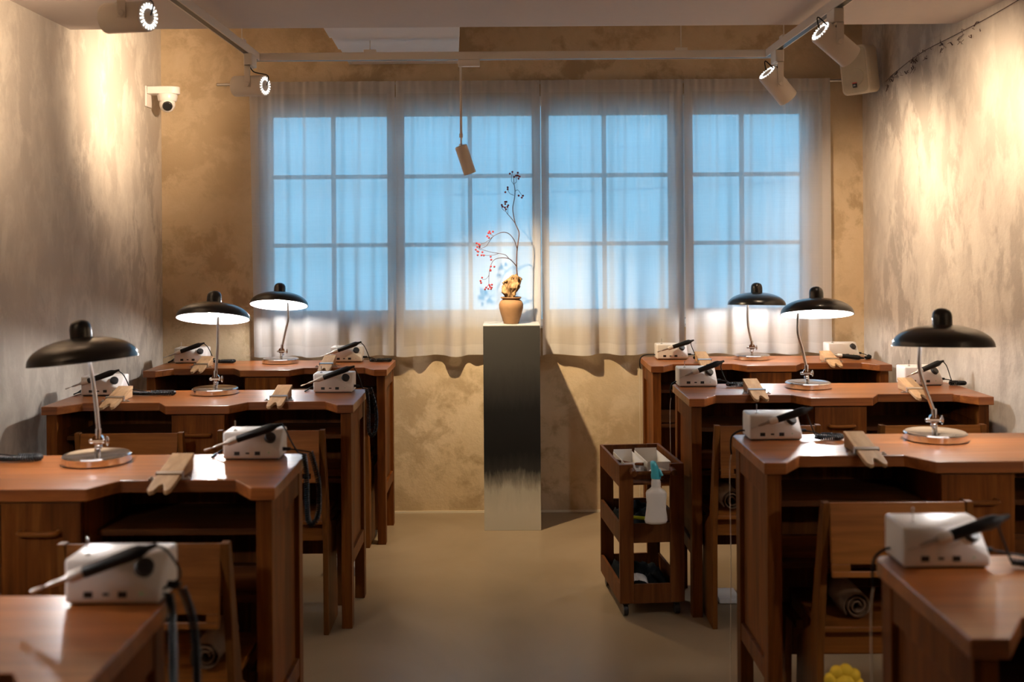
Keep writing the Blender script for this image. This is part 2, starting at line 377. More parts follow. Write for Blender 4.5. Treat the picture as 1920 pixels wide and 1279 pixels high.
# boarded soffit running on to the back wall
dm = Matrix.Translation((0, 0, 0))
s_ = MB()
for k, (ya, yb, za) in enumerate(((4.835, 5.12, 2.530), (5.135, 5.52, 2.548), (5.535, 6.09, 2.566))):
    fl = lambda y: -.83 - .05 * (y - 4.83); fr = lambda y: -.205 - .05 * (y - 4.83)
    s_.prism([(fl(ya), ya), (fr(ya), ya), (fr(yb), yb), (fl(yb), yb)], za, 2.86)
struct(s_.build('trim_soffit', 'duct', bev=.003, smooth=0))
struct(MB().box(XL, XR, YB - .006, YB, 0, .012).build('baseboard_back', 'base', smooth=0))

# window: four sashes of two by three panes
sash = [(-1.3485, -1.0, -.657), (-.589, -.21, .17), (.2325, .567, .936), (1.054, 1.364, 1.705)]
gz = (1.156, 1.534, 1.930, 2.278)
fy0, fy1 = 6.165, 6.205
fo = MB(); fo.box(WX0, WX1, 6.16, 6.22, WZ0, 1.10).box(WX0, WX1, 6.16, 6.22, 2.335, WZ1).box(WX0, WX0 + .035, 6.16, 6.22, 1.10, 2.335).box(WX1 - .035, WX1, 6.16, 6.22, 1.10, 2.335)
wroot = fo.build('window_1', 'frame', bev=.003, smooth=0); struct(wroot)
edges = [(WX0 + .036, -.624), (-.622, .2005), (.2025, .995), (.997, WX1 - .036)]
for (a, mx_, b_), (e0, e1) in zip(sash, edges):
    q = MB(); q.box(e0, a, fy0, fy1, 1.102, 2.333).box(b_, e1, fy0, fy1, 1.102, 2.333).box(a, b_, fy0, fy1, 1.102, gz[0]).box(a, b_, fy0, fy1, gz[3], 2.333)
    for z in gz[1:3]: q.box(a, b_, fy0 + .008, fy1 - .008, z - .012, z + .012)
    q.box(mx_ - .012, mx_ + .012, fy0 + .004, fy1 - .004, gz[0], gz[3])
    so = q.build('window_sash', 'frame', wroot, bev=.002, smooth=0)
    g = MB().box(a - .004, b_ + .004, 6.183, 6.187, gz[0] - .004, gz[3] + .004).build('window_pane', 'glass', so, smooth=0)
struct(MB().box(WX0 + .005, WX1 - .005, 6.09, 6.158, WZ0 - .002, WZ0 + .012).build('trim_sill', 'frame', bev=.003, smooth=0))

# outside: two overhead street wires
for k, (z0, z1, y) in enumerate(((3.3, 2.9, 14), (2.15, 2.7, 12))):
    pts = [(-8 + i, y, z0 + (z1 - z0) * i / 18 - .3 * math.sin(PI * i / 18)) for i in range(19)]
    ob = MB().tube(pts, .007, 6).build('overhead_wire', 'facade'); tag(ob, ['upper street wire sagging behind the window glass', 'lower street wire sagging behind the window glass'][k], 'wire', 'street wires')

# ================================================================ curtains
rod = MB().cyl((-1.64, 6.064, 2.452), (1.96, 6.064, 2.452), .008, n=12)
ro = rod.build('curtain_rod', 'steel'); tag(ro, 'thin metal curtain rod running along the top of the window', 'curtain rod')
cr = MB()
for x in (-1.60, 1.93): cr.cyl((x, 6.064, 2.452), (x, 6.0995, 2.452), .007, n=10)
cr.build('bracket', 'steel', ro)
def curtain(x0, x1, seed, label):
    rnd = random.Random(seed); nx, nz = 150, 60; zt, zb = 2.462, .905
    ph = [rnd.uniform(0, 6.28) for _ in range(6)]
    def yy(u, t):   # t = 0 at the heading, 1 at the hem
        big = math.sin(2 * PI * 3.1 * u + ph[0]) * .6 + math.sin(2 * PI * 5.3 * u + ph[1] + .7 * t) * .5 + math.sin(2 * PI * 9.0 * u + ph[2]) * .12
        fine = math.sin(2 * PI * 13 * u + ph[3]) * .6 + math.sin(2 * PI * 21 * u + ph[4]) * .4
        big = math.tanh(1.6 * big)
        return 6.040 + big * (.004 + .030 * t ** .7) * 1.0 + fine * .006 * max(0, 1 - t * 1.6)
    def px(u, t):
        return x0 + (x1 - x0) * (u + .010 * t * math.sin(2 * PI * 2 * u + ph[5])) + (.012 * t if x0 < -1 else 0) * (1 - u)
    def sheet(u0, u1, t0, t1, n, m, dy):
        q = MB(); vs = []; fs = []
        for j in range(m + 1):
            t = t0 + (t1 - t0) * j / m
            for i in range(n + 1):
                u = u0 + (u1 - u0) * i / n
                vs.append((px(u, t), yy(u, t) + dy, zt + (zb - zt) * t + .004 * math.sin(2 * PI * 3 * u + ph[1]) * t))
        for j in range(m):
            for i in range(n): k = j * (n + 1) + i; fs.append((k, k + 1, k + n + 2, k + n + 1))
        return q.add(vs, fs)
    c = sheet(0, 1, 0, 1, nx, nz, 0).build('curtain', 'sheer', smooth=3.1)
    tag(c, label, 'curtain', 'sheer curtains at the window')
    sheet(0, 1, .962, 1, nx, 3, -.0015).build('bottom_hem', 'hem', c, smooth=3.1)
    sheet(0, 1, 0, .045, nx, 4, -.0015).build('heading', 'hem', c, smooth=3.1)
    e = .046 / (x1 - x0)
    for a, b_ in ((0, e), (1 - e, 1)): sheet(a, b_, .045, .962, 4, 40, -.0015).build('side_hem', 'hem', c, smooth=3.1)
curtain(-1.452, -.628, 3, 'leftmost sheer white curtain, behind the lit lamp of the back bench')
curtain(-.622, .192, 11, 'second sheer white curtain from left, behind the pot of red berries')
curtain(.197, 1.003, 23, 'third sheer white curtain from left, just right of the plinth')
curtain(1.009, 1.836, 35, 'rightmost sheer white curtain, behind two black lamps')

# ================================================================ lighting tracks
def track(name, p0, p1, label, hang):
    p0, p1 = Vector(p0), Vector(p1); d = (p1 - p0).normalized(); n = Vector((-d.y, d.x, 0)); L = (p1 - p0).length
    mt = Matrix.Translation(p0) @ Matrix(((d.x, n.x, 0, 0), (d.y, n.y, 0, 0), (0, 0, 1, 0), (0, 0, 0, 1)))
    q = MB().box(0, L, -.018, -.0125, -.018, .016, mt).box(0, L, .0125, .018, -.018, .016, mt).box(0, L, -.018, .018, .0161, .020, mt)
    r = q.build('lighting_track', 'enamel', bev=.001, smooth=0); tag(r, label, 'lighting track', 'ceiling lighting tracks')
    MB().box(.002, L - .002, -.0123, .0123, -.0175, .0159, mt).build('conductor_slot', 'black', r, smooth=0)
    for s in hang:
        h = MB()
        top = 2.52 if (p0 + d * s).y < 4.83 else 2.85
        c = mt @ Vector((s, 0, .02)); h.cyl(c, (c.x, c.y, top), .003, n=8); h.box(s - .03, s + .03, -.014, .014, .0201, .034, mt)
        h.build('hanger', 'enamel', r, smooth=.6)
    return r
TZ = 2.467
track('l', (-1.23, .6, TZ), (-1.23, 5.26, TZ), 'left ceiling track running toward the window above the left benches', (.4, 2.2, 4.38))
track('r', (1.30, .6, TZ), (1.30, 5.26, TZ), 'right ceiling track running toward the window above the right benches', (.4, 2.2, 4.38))
track('c', (-1.25, 5.282, TZ), (1.32, 5.282, TZ), 'cross track spanning above the curtains and carrying the pendant spotlight', (.58, 2.12))

def track_spot(x, y, zc, d, label, name='track_spotlight', energy=E_SPOT, side=-1):
    root = empty(name, (x, y, TZ - .02)); tag(root, label, 'spotlight', 'cylindrical spotlights on the ceiling tracks')
    MB().box(-.02, .02, -.05, .05, -.055, .002).build('adapter', 'enamel', root, bev=.004)
    zl = zc - (TZ - .02)
    q = MB().box(-.014, .014, -.064, -.058, zl - .014, -.056).box(-.014, .014, -.064, 0, -.062, -.056).cyl((0, 0, -.066), (0, 0, -.05), .016)
    q.build('arm', 'enamel', root, bev=.001)
    MB().cyl((0, -.072, zl), (0, -.0505, zl), .011, n=20).build('screw_knob', 'enamel', root, bev=.002)
    rot = Vector(d).normalized().to_track_quat('Z', 'Y').to_matrix().to_4x4(); mt = Matrix.Translation((0, 0, zl)) @ rot
    L = .083; R = .0495
    body = MB().lathe([(R - .007, -L), (R - .002, -L + .002), (R, -L + .006), (R, L), (R - .004, L), (R - .004, L - .03), (R - .03, L - .05)], 40, mt, True, False).build('head', 'enamel', root)
    MB().lathe([(.0, L - .045), (R - .028, L - .0451)], 24, mt, False, False).build('lens', 'lining', body)
    sl = MB()
    for k in range(20):
        a = 2 * PI * k / 20
        for r0, r1 in ((.027, .0335), (.036, .0425)):
            sl.box(r0, r1, -.0021, .0021, -L - .0016, -L + .001, mt @ Matrix.Rotation(a, 4, 'Z'))
    sl.build('glowing_vents', 'led', body, smooth=0)
    rear = mt @ Vector((0, 0, -L)); up = Vector((0, 0, 1))
    e = rear + Vector((0, -.01, .0)) - Vector(d).normalized() * .012
    MB().tube(spline([(0, -.03, -.05), (.3 * e.x, -.04, -.06 + .3 * (zl + .06)), (e.x * 1.05, e.y, e.z + .045), e]), .0028, 6).build('cable', 'rubber', root)
    ld = bpy.data.lights.new('spot_beam', 'SPOT'); lo = bpy.data.objects.new('spot_beam', ld); COL.objects.link(lo); lo.parent = root
    lo.location = mt @ Vector((0, 0, L + .004)); lo.rotation_euler = (-Vector(d)).to_track_quat('Z', 'Y').to_euler()
    ld.energy = energy; ld.color = WARM; ld.spot_size = 2.1; ld.spot_blend = 1.0; ld.shadow_soft_size = .035
    return root
aL = (-.93, .36, .04)
track_spot(-1.23, 3.48, 2.285, aL, 'large near spotlight on left track, cut by the top edge')
track_spot(-1.22, 5.10, 2.30, aL, 'white spotlight at the far end of left track, above curtain edge')
track_spot(1.30, 5.10, 2.285, (.66, .26, -.70), 'white spotlight at the far end of right track, before the curtain')
track_spot(1.30, 4.20, 2.315, (.78, .25, -.57), 'larger spotlight on right track hanging in front of the wall speaker')
# unseen spots added for ambient fill where the tracks run on
track_spot(-1.23, 1.6, 2.28, aL, 'added fill spotlight on left track above the viewer, out of frame')
track_spot(1.30, 1.6, 2.28, (.78, .25, -.57), 'added fill spotlight on right track above the viewer, out of frame')

# unseen fill panels added behind the viewer to brighten the room front
for x_, lb_ in ((-.9, 'added square fill panel behind the viewer on the left, out of frame'), (.95, 'added square fill panel behind the viewer on the right, out of frame')):
    pr_ = MB().box(-.30, .30, -.30, .30, -.03, 0).build('added_fill_panel', 'white', bev=.004, smooth=0, loc=(x_, -.55, 2.519)); tag(pr_, lb_, 'fill panel', 'added fill panels')
    MB().box(-.27, .27, -.27, .27, -.032, -.0301).build('diffuser', plain('fill_panel_glow', (1, 1, 1), .5, emis=(1.0, .80, .60), estr=E_BACK / 4, noise=0), pr_, smooth=0)
# pendant spotlight
root = empty('pendant_spotlight', (-.222, 5.282, TZ - .018)); tag(root, 'slim beige pendant spotlight on a long rod, aimed at the plinth', 'spotlight')
MB().box(-.012, .095, -.014, .014, -.034, 0).build('adapter', 'enamel', root, bev=.003)
MB().cyl((0, 0, -.03), (0, 0, -.385), .0058, n=12).cyl((0, 0, -.365), (0, 0, -.385), .009, n=12).cyl((0, 0, -.385), (0, 0, -.43), .0042, n=10).cyl((0, 0, -.418), (0, 0, -.424), .011, n=14).build('rod', 'enamel', root)
dk = Vector((.30, .20, -.93)).normalized(); rot = dk.to_track_quat('Z', 'Y').to_matrix().to_4x4(); c0 = Vector((-.002, 0, -.425))
mt = Matrix.Translation(c0) @ rot
MB().lathe([(.0, .0), (.028, .001), (.031, .004), (.031, .145), (.028, .145), (.028, .125)], 32, mt, False, False).build('head', 'enamel', root)
MB().lathe([(0, .124), (.028, .1241)], 24, mt, False, False).build('lens', 'lining', root)
ld = bpy.data.lights.new('pendant_beam', 'SPOT'); lo = bpy.data.objects.new('pendant_beam', ld); COL.objects.link(lo); lo.parent = root
lo.location = mt @ Vector((0, 0, .147)); lo.rotation_euler = (-Vector((.30, .30, -.95))).to_track_quat('Z', 'Y').to_euler()
ld.energy = E_KEY; ld.color = (1.0, .76, .47); ld.spot_size = 2.0; ld.spot_blend = 1.0; ld.shadow_soft_size = .012

# ================================================================ work benches
W2 = .622; DEP = .455; H = .90; TH = .034
def bench(loc, label):
    root = empty('workbench', loc); tag(root, label, 'workbench', 'two-seat jewellery workbenches')
    h = W2
    prof = [(-h, 0), (-h + .063, 0), (-h + .128, .098), (-h + .44, .098), (-h + .495, 0), (h - .495, 0), (h - .44, .098), (h - .128, .098), (h - .063, 0), (h, 0), (h, DEP - .02), (h - .012, DEP), (-h + .012, DEP), (-h, DEP - .02)]
    MB().prism(prof, H - TH, H).build('bench_top', 'top', root, bev=.003, smooth=0)
    zt = H - TH - .001; lx = h - .012
    for sx in (-1, 1):
        for (ya, yb) in ((.02, .075), (DEP - .065, DEP - .012)):
            x0, x1 = sorted((sx * lx, sx * (lx - .042)))
            MB().box(x0, x1, ya, yb, 0, zt).build('leg', 'woodz', root, bev=.002, smooth=0)
        x0, x1 = sorted((sx * (lx - .002), sx * (lx - .032)))
        p = MB().box(x0, x1, .0755, DEP - .0655, .245, .30).box(x0, x1, .0755, DEP - .0655, zt - .075, zt)
        xa, xb = sorted((sx * (lx - .014), sx * (lx - .024)))
        p.box(xa, xb, .0755, DEP - .0655, .3001, zt - .0751)
        p.build('side_panel', 'woody', root, bev=.0015, smooth=0)
    ix = lx - .0425
    MB().box(-ix, ix, DEP - .05, DEP - .035, .19, zt).build('back_panel', 'woodz', root, smooth=0)
    # centre cabinet with door
    cw = .108
    MB().box(-cw, -cw + .016, .03, DEP - .051, .19, zt).box(cw - .016, cw, .03, DEP - .051, .19, zt).box(-cw + .0161, cw - .0161, .03, DEP - .051, .19, .208).build('cabinet', 'woodz', root, bev=.001, smooth=0)
    dr = MB().box(-cw + .002, cw - .002, .012, .0295, .193, zt - .004).build('door', 'woodz', root, bev=.002, smooth=0)
    MB().tube(spline([(-.048, .012, .785), (-.046, -.012, .785), (0, -.018, .785), (.046, -.012, .785), (.048, .012, .785)], 5), .0072, 8).build('handle', 'chair', dr)
    for sx in (-1, 1):
        x0, x1 = sorted((sx * (cw + .001), sx * (ix - .001)))
        MB().box(x0, x1, .115, DEP - .0505, .745, .762).build('tray_shelf', 'woodx', root, bev=.001, smooth=0)
        MB().box(x0, x1, .10, DEP - .0505, .565, .583).build('middle_shelf', 'woodx', root, bev=.001, smooth=0)
        d_ = MB().box(x0 + .006, x1 - .006, .125, .139, .588, .655).box(x0 + .006, x0 + .016, .1391, .36, .588, .65).box(x1 - .016, x1 - .006, .1391, .36, .588, .65).box(x0 + .0161, x1 - .0161, .1391, .36, .588, .594)
        d_.build('drawer', 'woodx', root, bev=.001, smooth=0)
    return root
CL, CR = -1.238, 1.362
FL = (1.50, 2.81, 4.25, 5.44); FR = (1.71, 3.08, 4.35, 5.50)
labL = ['nearest left bench, cut by the bottom left corner', 'second nearest left bench, under the large black lamp', 'third left bench, two wooden bench pins and a lit lamp at its centre', 'rearmost left bench, standing under the leftmost curtain']
labR = ['nearest right bench, cut by the bottom right corner', 'second nearest right bench, under the large black lamp at right edge', 'third right bench, just behind the wheeled trolley', 'rearmost right bench, standing under the rightmost curtain']
b0 = bench((CL, FL[0], 0), labL[0])
for i in (1, 2, 3):
    c = copy_tree(b0); c.location = (CL, FL[i], 0); c['label'] = labL[i]
for i in range(4):
    c = copy_tree(b0); c.location = (CR, FR[i], 0); c['label'] = labR[i]

# ================================================================ chairs
def chair(loc, label):
    root = empty('chair', loc); tag(root, label, 'chair', 'plywood chairs tucked under the workbenches')
    hw = .207; t = .02
    side = [(-.055, .82), (-.02, .82), (.045, .46), (.06, .43), (.385, .43), (.385, .0), (.355, .0), (.33, .36), (.29, .38), (.0, .0), (0, 0)]
    # solid raking side: narrow at the head, wide towards the floor
    rear = [(-.075, .822), (-.045, .822), (.06, .44), (.20, .36), (.235, .0), (.0, .0), (-.01, .40)]
    mt = Matrix(((0, 0, 1, 0), (1, 0, 0, 0), (0, 1, 0, 0), (0, 0, 0, 1)))
    for sx in (-1, 1):
        x0, x1 = sorted((sx * hw, sx * (hw - t)))
        MB().prism(rear, x0, x1, mt).build('rear_leg', 'chairz', root, bev=.002, smooth=0)
        MB().prism([(.33, .40), (.375, .40), (.38, 0), (.345, 0)], x0, x1, mt).build('front_leg', 'chairz', root, bev=.002, smooth=0)
        MB().box(x0, x1, .207, .329, .375, .40).build('seat_rail', 'chairz', root, smooth=0)
    w_ = hw - t - .0005
    a = math.atan2(.062, .36); mb = Matrix.Translation((0, -.056, .818)) @ Matrix.Rotation(-a * .8, 4, 'X')
    bp = MB().box(-w_, w_, -.008, .006, -.165, 0, mb).box(-w_, -w_ + .05, -.008, .006, -.185, -.1651, mb).box(w_ - .03, w_, -.008, .006, -.185, -.1651, mb).box(-w_, w_, -.008, .006, -.20, -.1851, mb)
    bp.build('backrest', 'chair', root, bev=.0015, smooth=0)
    MB().box(-w_, w_, .02, .375, .43, .447).build('seat', 'chair', root, bev=.004, smooth=0)
    MB().box(-w_, w_, .05, .066, .36, .429).build('cross_rail', 'chair', root, bev=.001, smooth=0)
    MB().box(-w_, w_, .34, .356, .37, .429).build('cross_rail', 'chair', root, bev=.001, smooth=0)
    return root
ch0 = chair((-.882, 2.64, 0), 'plywood chair at right seat of second nearest left bench, behind large white control box')
for (x, y, l) in ((-.918, 4.20, 'plywood chair at right seat of third left bench, post beside hanging cable'),
                  (-1.455, 4.16, 'plywood chair at left seat of third left bench, behind the large lamp base'),
                  (-.91, 5.40, 'plywood chair at the rearmost left bench, only a leg showing'),
                  (1.07, 3.0, 'plywood chair at second nearest right bench, behind the near white control box'),
                  (1.015, 4.235, 'plywood chair at left seat of third right bench, right of the trolley'),
                  (1.655, 4.22, 'plywood chair at right seat of third right bench, behind lamp base')):
    c = copy_tree(ch0); c.location = (x, y, 0); c['label'] = l

# ================================================================ desk lamps
def lamp(x, y, pole, cx, rz, tiltx, rolly, label, jx=0.0, ts=.300):
    root = empty('desk_lamp', (x, y, H + .0005)); tag(root, label, 'desk lamp', 'black domed desk lamps on chrome feet')
    MB().lathe([(.094, 0), (.0975, .003), (.0975, .0215), (.093, .0255), (.088, .026), (.085, .0245), (.001, .025)], 56, None, True, False).build('base', 'chrome', root)
    j = MB().cyl((jx * .3, 0, .0251), (jx * .8, 0, .055), .0085).cyl((jx * .8, -.006, .066), (jx * .8, .006, .066), .0165, n=20).cyl((jx * .8 - .02, 0, .062), (jx * .8 + .02, 0, .062), .007).cyl((jx, 0, .07), (jx * 1.1, 0, .098), .009)
    j.ball((jx + .026, 0, .062), .009, sc=(.6, .5, 1.6)).ball((jx - .022, 0, .062), .007).ball((jx, 0, .045), .012, sc=(1, 1, .7))
    j.build('joint', 'chrome', root)
    pts = [(jx * 1.1, 0, .09)] + [(px_, 0, z_) for px_, z_ in pole]
    hc = Vector((cx, -.005, rz)); mt = Matrix.Translation(hc) @ Matrix.Rotation(rolly, 4, 'Y') @ Matrix.Rotation(-tiltx, 4, 'X')
    MB().tube(spline(pts, 10), .0063, 12).build('pole', 'polished', root)
    R = .155; hh = .067; pr = []
    for k in range(17):
        a = (PI / 2) * k / 16 * .93
        pr.append((R * math.cos(a) ** .92, hh * math.sin(a)))
    outer = MB().lathe([(R + .0015, -.003)] + pr, 64, mt, False, True).build('shade', 'gloss', root)
    inner = [(R - .0005, -.003)] + [((r_ - .003) if r_ > .01 else 0, z_ - .003) for r_, z_ in pr]
    MB().lathe(inner, 64, mt, False, True).build('lining', 'lining', outer)
    cz = hh - .004
    MB().lathe([(.031, cz), (.031, cz + .028), (.029, cz + .040), (.024, cz + .049), (.014, cz + .055), (.003, cz + .057)], 32, mt).build('cap', 'gloss', outer)
    mb = MB(); bc = mt @ Vector((0, 0, .030)); mb.ball(bc, .024, 18, 12); mb.build('bulb', 'bulb', root)
    return root
R_ = math.radians
lamp(-1.255, 1.86, [(-.01, .19), (-.02, .300)], -.03, .302, R_(6), 0, 'lamp of the nearest left bench, out of frame')
lamp(1.37, 2.07, [(-.045, .19), (-.046, .300)], .026, .302, R_(6), 0, 'lamp of the nearest right bench, out of frame')
lamp(-1.217, 3.155, [(-.004, .20), (-.022, .310)], -.036, .303, R_(1.5), R_(-5.5), 'largest black lamp at left, dome tilted and dark from outside, left of the near control box', .006)
lamp(-1.262, 4.60, [(.012, .20), (.015, .330)], -.005, .325, R_(13.5), R_(0), 'middle left black lamp with bright white underside, second in size', .004)
lamp(-1.228, 5.775, [(.030, .18), (.042, .24), (.040, .325)], -.006, .315, R_(14), R_(.5), 'small lit black lamp in front of the leftmost curtain', .008)
lamp(1.372, 3.425, [(-.030, .16), (-.049, .23), (-.047, .310)], .024, .302, R_(4), R_(.6), 'largest black lamp at right, on the second nearest right bench', -.004)
lamp(1.312, 4.66, [(-.024, .17), (-.042, .24), (-.041, .325)], .040, .322, R_(11), R_(1.5), 'middle right black lamp with bright underside, overlapping the curtain edge', -.006)
lamp(1.330, 5.805, [(-.018, .17), (-.022, .24), (-.020, .305)], .027, .296, R_(3.2), R_(1), 'small black lamp before the rightmost curtain, left of the middle right lamp', .0)

# ================================================================ bench pins
def bench_pin(x, y, label):
    root = empty('bench_pin', (x, y, H)); tag(root, label, 'bench pin', 'wooden bench pins clamped to the bench edges')
    # seen from above: plate with a V notch ending in two rounded prongs
    poly = [(-.031, .235), (.031, .235), (.033, .05), (.030, .012), (.022, .0), (.014, .006), (.007, .034), (.001, .044), (-.006, .034), (-.012, .004), (-.022, -.002), (-.031, .012), (-.033, .05)]
    a = math.radians(14); mt = Matrix.Translation((0, 0, -.027)) @ Matrix.Rotation(a, 4, 'X')
    MB().prism(poly, .008, .020, mt).build('pin_plate', 'pin', root, bev=.002, smooth=0)
    w_ = MB(); w_.add([(-.028, .09, .001), (.028, .09, .001), (.028, .225, .001), (-.028, .225, .001), (-.028, .09, .0035), (.028, .09, .0035), (.028, .225, .036), (-.028, .225, .036)],
                     [(0, 3, 2, 1), (4, 5, 6, 7), (0, 1, 5, 4), (1, 2, 6, 5), (2, 3, 7, 6), (3, 0, 4, 7)])
    w_.build('wedge', 'pin', root, bev=.0015, smooth=0)
    br = MB().box(-.0365, .0365, .098, .112, .0205, .0235, mt)
    for sx in (-1, 1):
        x0, x1 = sorted((sx * .0345, sx * .0370)); br.box(x0, x1, .094, .108, .001, .0225)
        x0, x1 = sorted((sx * .0371, sx * .058)); br.box(x0, x1, .094, .108, .001, .004); br.cyl((sx * .05, .101, .004), (sx * .05, .101, .008), .004, n=10)
    br.build('clamp_band', 'steel', root, smooth=0)
    return root
p0 = bench_pin(-.925, FL[1] + .005, 'largest bench pin, on second nearest left bench beside the near control box')
for (x, y, l) in ((-.94, FL[2] + .03, 'bench pin at right seat of third left bench'),
                  (-1.612, FL[2] + .03, 'bench pin at left seat of third left bench, right of the left control box'),
                  (-.945, FL[3] + .03, 'pale bench pin at right seat of rearmost left bench'),
                  (-1.60, FL[3] + .03, 'bench pin at left seat of rearmost left bench, behind the lit lamp pole'),
                  (1.072, FR[1] + .01, 'large bench pin on second nearest right bench'),
                  (1.045, FR[2] + .03, 'bench pin at left seat of third right bench'),
                  (1.712, FR[2] + .03, 'bench pin at right seat of third right bench, left of the lamp pole'),
                  (1.04, FR[3] + .03, 'bench pin at left seat of rearmost right bench'),
                  (1.712, FR[3] + .03, 'bench pin at right seat of rearmost right bench')):
    c = copy_tree(p0); c.location = (x, y, H); c['label'] = l

# ================================================================ micromotor control boxes
def box_mesh():
    b = bmesh.new(); W, Dp, Hh = .170, .105, .080
    bmesh.ops.create_cube(b, size=1)
    for v in b.verts: v.co = Vector((v.co.x * W, v.co.y * Dp + Dp / 2, v.co.z * Hh + Hh / 2))
    # slanting control facet cut off the front right upper corner
    p1, p2, p3 = Vector((-.015, 0, Hh)), Vector((W / 2, 0, .020)), Vector((W / 2, .062, Hh))
    n = (p2 - p1).cross(p3 - p1).normalized()
    if n.x < 0: n = -n
    g = bmesh.ops.bisect_plane(b, geom=b.verts[:] + b.edges[:] + b.faces[:], plane_co=p1, plane_no=n, clear_outer=True)
    es = [e for e in g['geom_cut'] if isinstance(e, bmesh.types.BMEdge)]
    bmesh.ops.holes_fill(b, edges=es)
    bmesh.ops.bevel(b, geom=[e for e in b.edges], offset=.0065, segments=3, profile=.5, affect='EDGES')
    me = bpy.data.meshes.new('housing'); b.to_mesh(me); b.free()
    for p in me.polygons: p.use_smooth = True
    me.set_sharp_from_angle(angle=.9)
    fc = (p1 + p2 + p3) / 3
    return me, n, fc
def control_box(x, y, label, rz=0):
    me, n, fc = box_mesh()
    root = empty('micromotor_control_box', (x, y, H + .0005), rz); tag(root, label, 'control box', 'white handpiece control boxes on the benches')
    hs = bpy.data.objects.new('housing', me); COL.objects.link(hs); me.materials.append(M['white']); hs.parent = root; hs.location = (0, 0, .003)
    MB().box(-.078, .078, .006, .098, 0, .004).build('base_plate', 'black', root, smooth=0)
    pc = MB()
    for x0, x1, z0, z1 in ((-.051, -.035, .013, .024), (-.017, -.006, .0165, .0215), (.010, .026, .013, .024)): pc.box(x0, x1, -.0006, .002, z0 + .001, z1 + .001)
    pc.build('port', 'black', root, smooth=0)
    k = Vector((.050, .0185, .0595)); k = k - n * ((k - (fc + Vector((0, 0, .003)))).dot(n))
    MB().cyl(k - n * .001, k + n * .012, .0175, .0165, 28).build('dial_knob', 'black', root, bev=.0015)
    MB().cyl((.052, -.0004, .0215), (.052, .0015, .0215), .0016, n=10).build('indicator_light', 'green', root)
    MB().cyl((.082, .045, .024), (.108, .045, .024), .006, .005).build('cord_plug', 'rubber', root)
    MB().cyl((-.055, .03, .080), (-.055, .03, .086), .006, n=12).cyl((-.055, .03, .086), (-.055, .03, .112), .0011, n=8).cyl((-.055, .03, .100), (-.055, .03, .112), .0018, n=8).build('drill_bit', 'steel', root)
    return root
u0 = None
def place_box(x, y, label, rz=0):
    global u0
    if u0 is None: u0 = control_box(x, y, label, rz); return u0
    c = copy_tree(u0); c.location = (x, y, H + .0005); c.rotation_euler = (0, 0, rz); c['label'] = label; return c

def handpiece(x, y, tip, end, route, label, rz=0):
    """tip, end: ends of the pen in the box's own frame; route: cord points, coil points"""
    root = empty('rotary_handpiece', (x, y, H + .0005), rz); tag(root, label, 'rotary handpiece', 'black handpieces resting on the control boxes')
    tip, end = Vector(tip) - Vector((0, .004, 0)), Vector(end) - Vector((0, .004, 0)); d = (end - tip); L = d.length; d.normalize()
    rot = d.to_track_quat('Z', 'Y').to_matrix().to_4x4(); mt = Matrix.Translation(tip) @ rot
    MB().lathe([(.0035, L * .42), (.0095, L * .44), (.0110, L * .48), (.0118, L * .72), (.0130, L * .90), (.0120, L * .97), (.0065, L * 1.03), (.0040, L * 1.12)], 20, mt).build('grip', 'rubber', root)
    MB().lathe([(.0020, L * .13), (.0038, L * .17), (.0045, L * .22), (.0040, L * .27), (.0054, L * .30), (.0070, L * .40), (.0088, L * .46)], 20, mt).build('metal_nose', 'nose', root)
    MB().lathe([(.0084, L * .33), (.0102, L * .35), (.0108, L * .47), (.0100, L * .49)], 20, mt).build('collar', 'clear', root)
    MB().lathe([(.0012, L * .02), (.0012, L * .13)], 8, mt).lathe([(.0030, 0), (.0032, L * .03), (.0024, L * .09)], 10, mt).build('burr', 'steel', root)
    e = tip + d * L * 1.09
    thin1, coil, thin2 = route
    t1 = spline([e] + thin1 + coil[:1], 8); cp = spline(coil, 10); t2 = spline(coil[-1:] + thin2, 8)
    hx = helix(cp, .0064, max(10, sum((cp[i + 1] - cp[i]).length for i in range(len(cp) - 1)) / .0066), 7)
    MB().tube(t1, .0023, 6).tube(t2, .0023, 6).tube(hx, .0027, 5).build('coiled_cord', 'rubber', root)
    return root
def V(*p): return [Vector(q) for q in p]
LT, LE = (-.133, -.020, .034), (.062, -.014, .104)
RT, RE = (-.086, -.020, .044), (.092, -.014, .100)
plug = (.100, .045, .024)
def flat(dx=.0, w_=.09): # cord coiled flat on the bench right of the box
    return (V((.100, .000, .085), (.122, .01, .03)), V((.130, .012, .010), (.150 + dx, -.006, .010), (.150 + dx + w_, -.008, .010), (.168 + dx + w_, .012, .010), (.150 + dx + w_, .034, .010), (.160 + dx, .036, .010)), V((.135, .042, .018), plug))
def hang(e, depth=.20):  # cord hanging over the bench's right end, e = distance from box centre to that end
    return (V((.098, -.002, .098), (.118, .01, .05), (e - .012, .02, .018)), V((e + .006, .02, .014), (e + .014, .012, -.05), (e + .015, .02, -depth + .025), (e + .028, .035, -depth), (e + .042, .05, -depth + .03), (e + .042, .055, -.08), (e + .02, .052, .012)), V((e - .01, .05, .018), plug))
def power(x, y, pts, label=None):
    return MB().tube(spline(pts, 8), .0030, 7).build('power_cord', 'rubber', boxes[(x, y)])

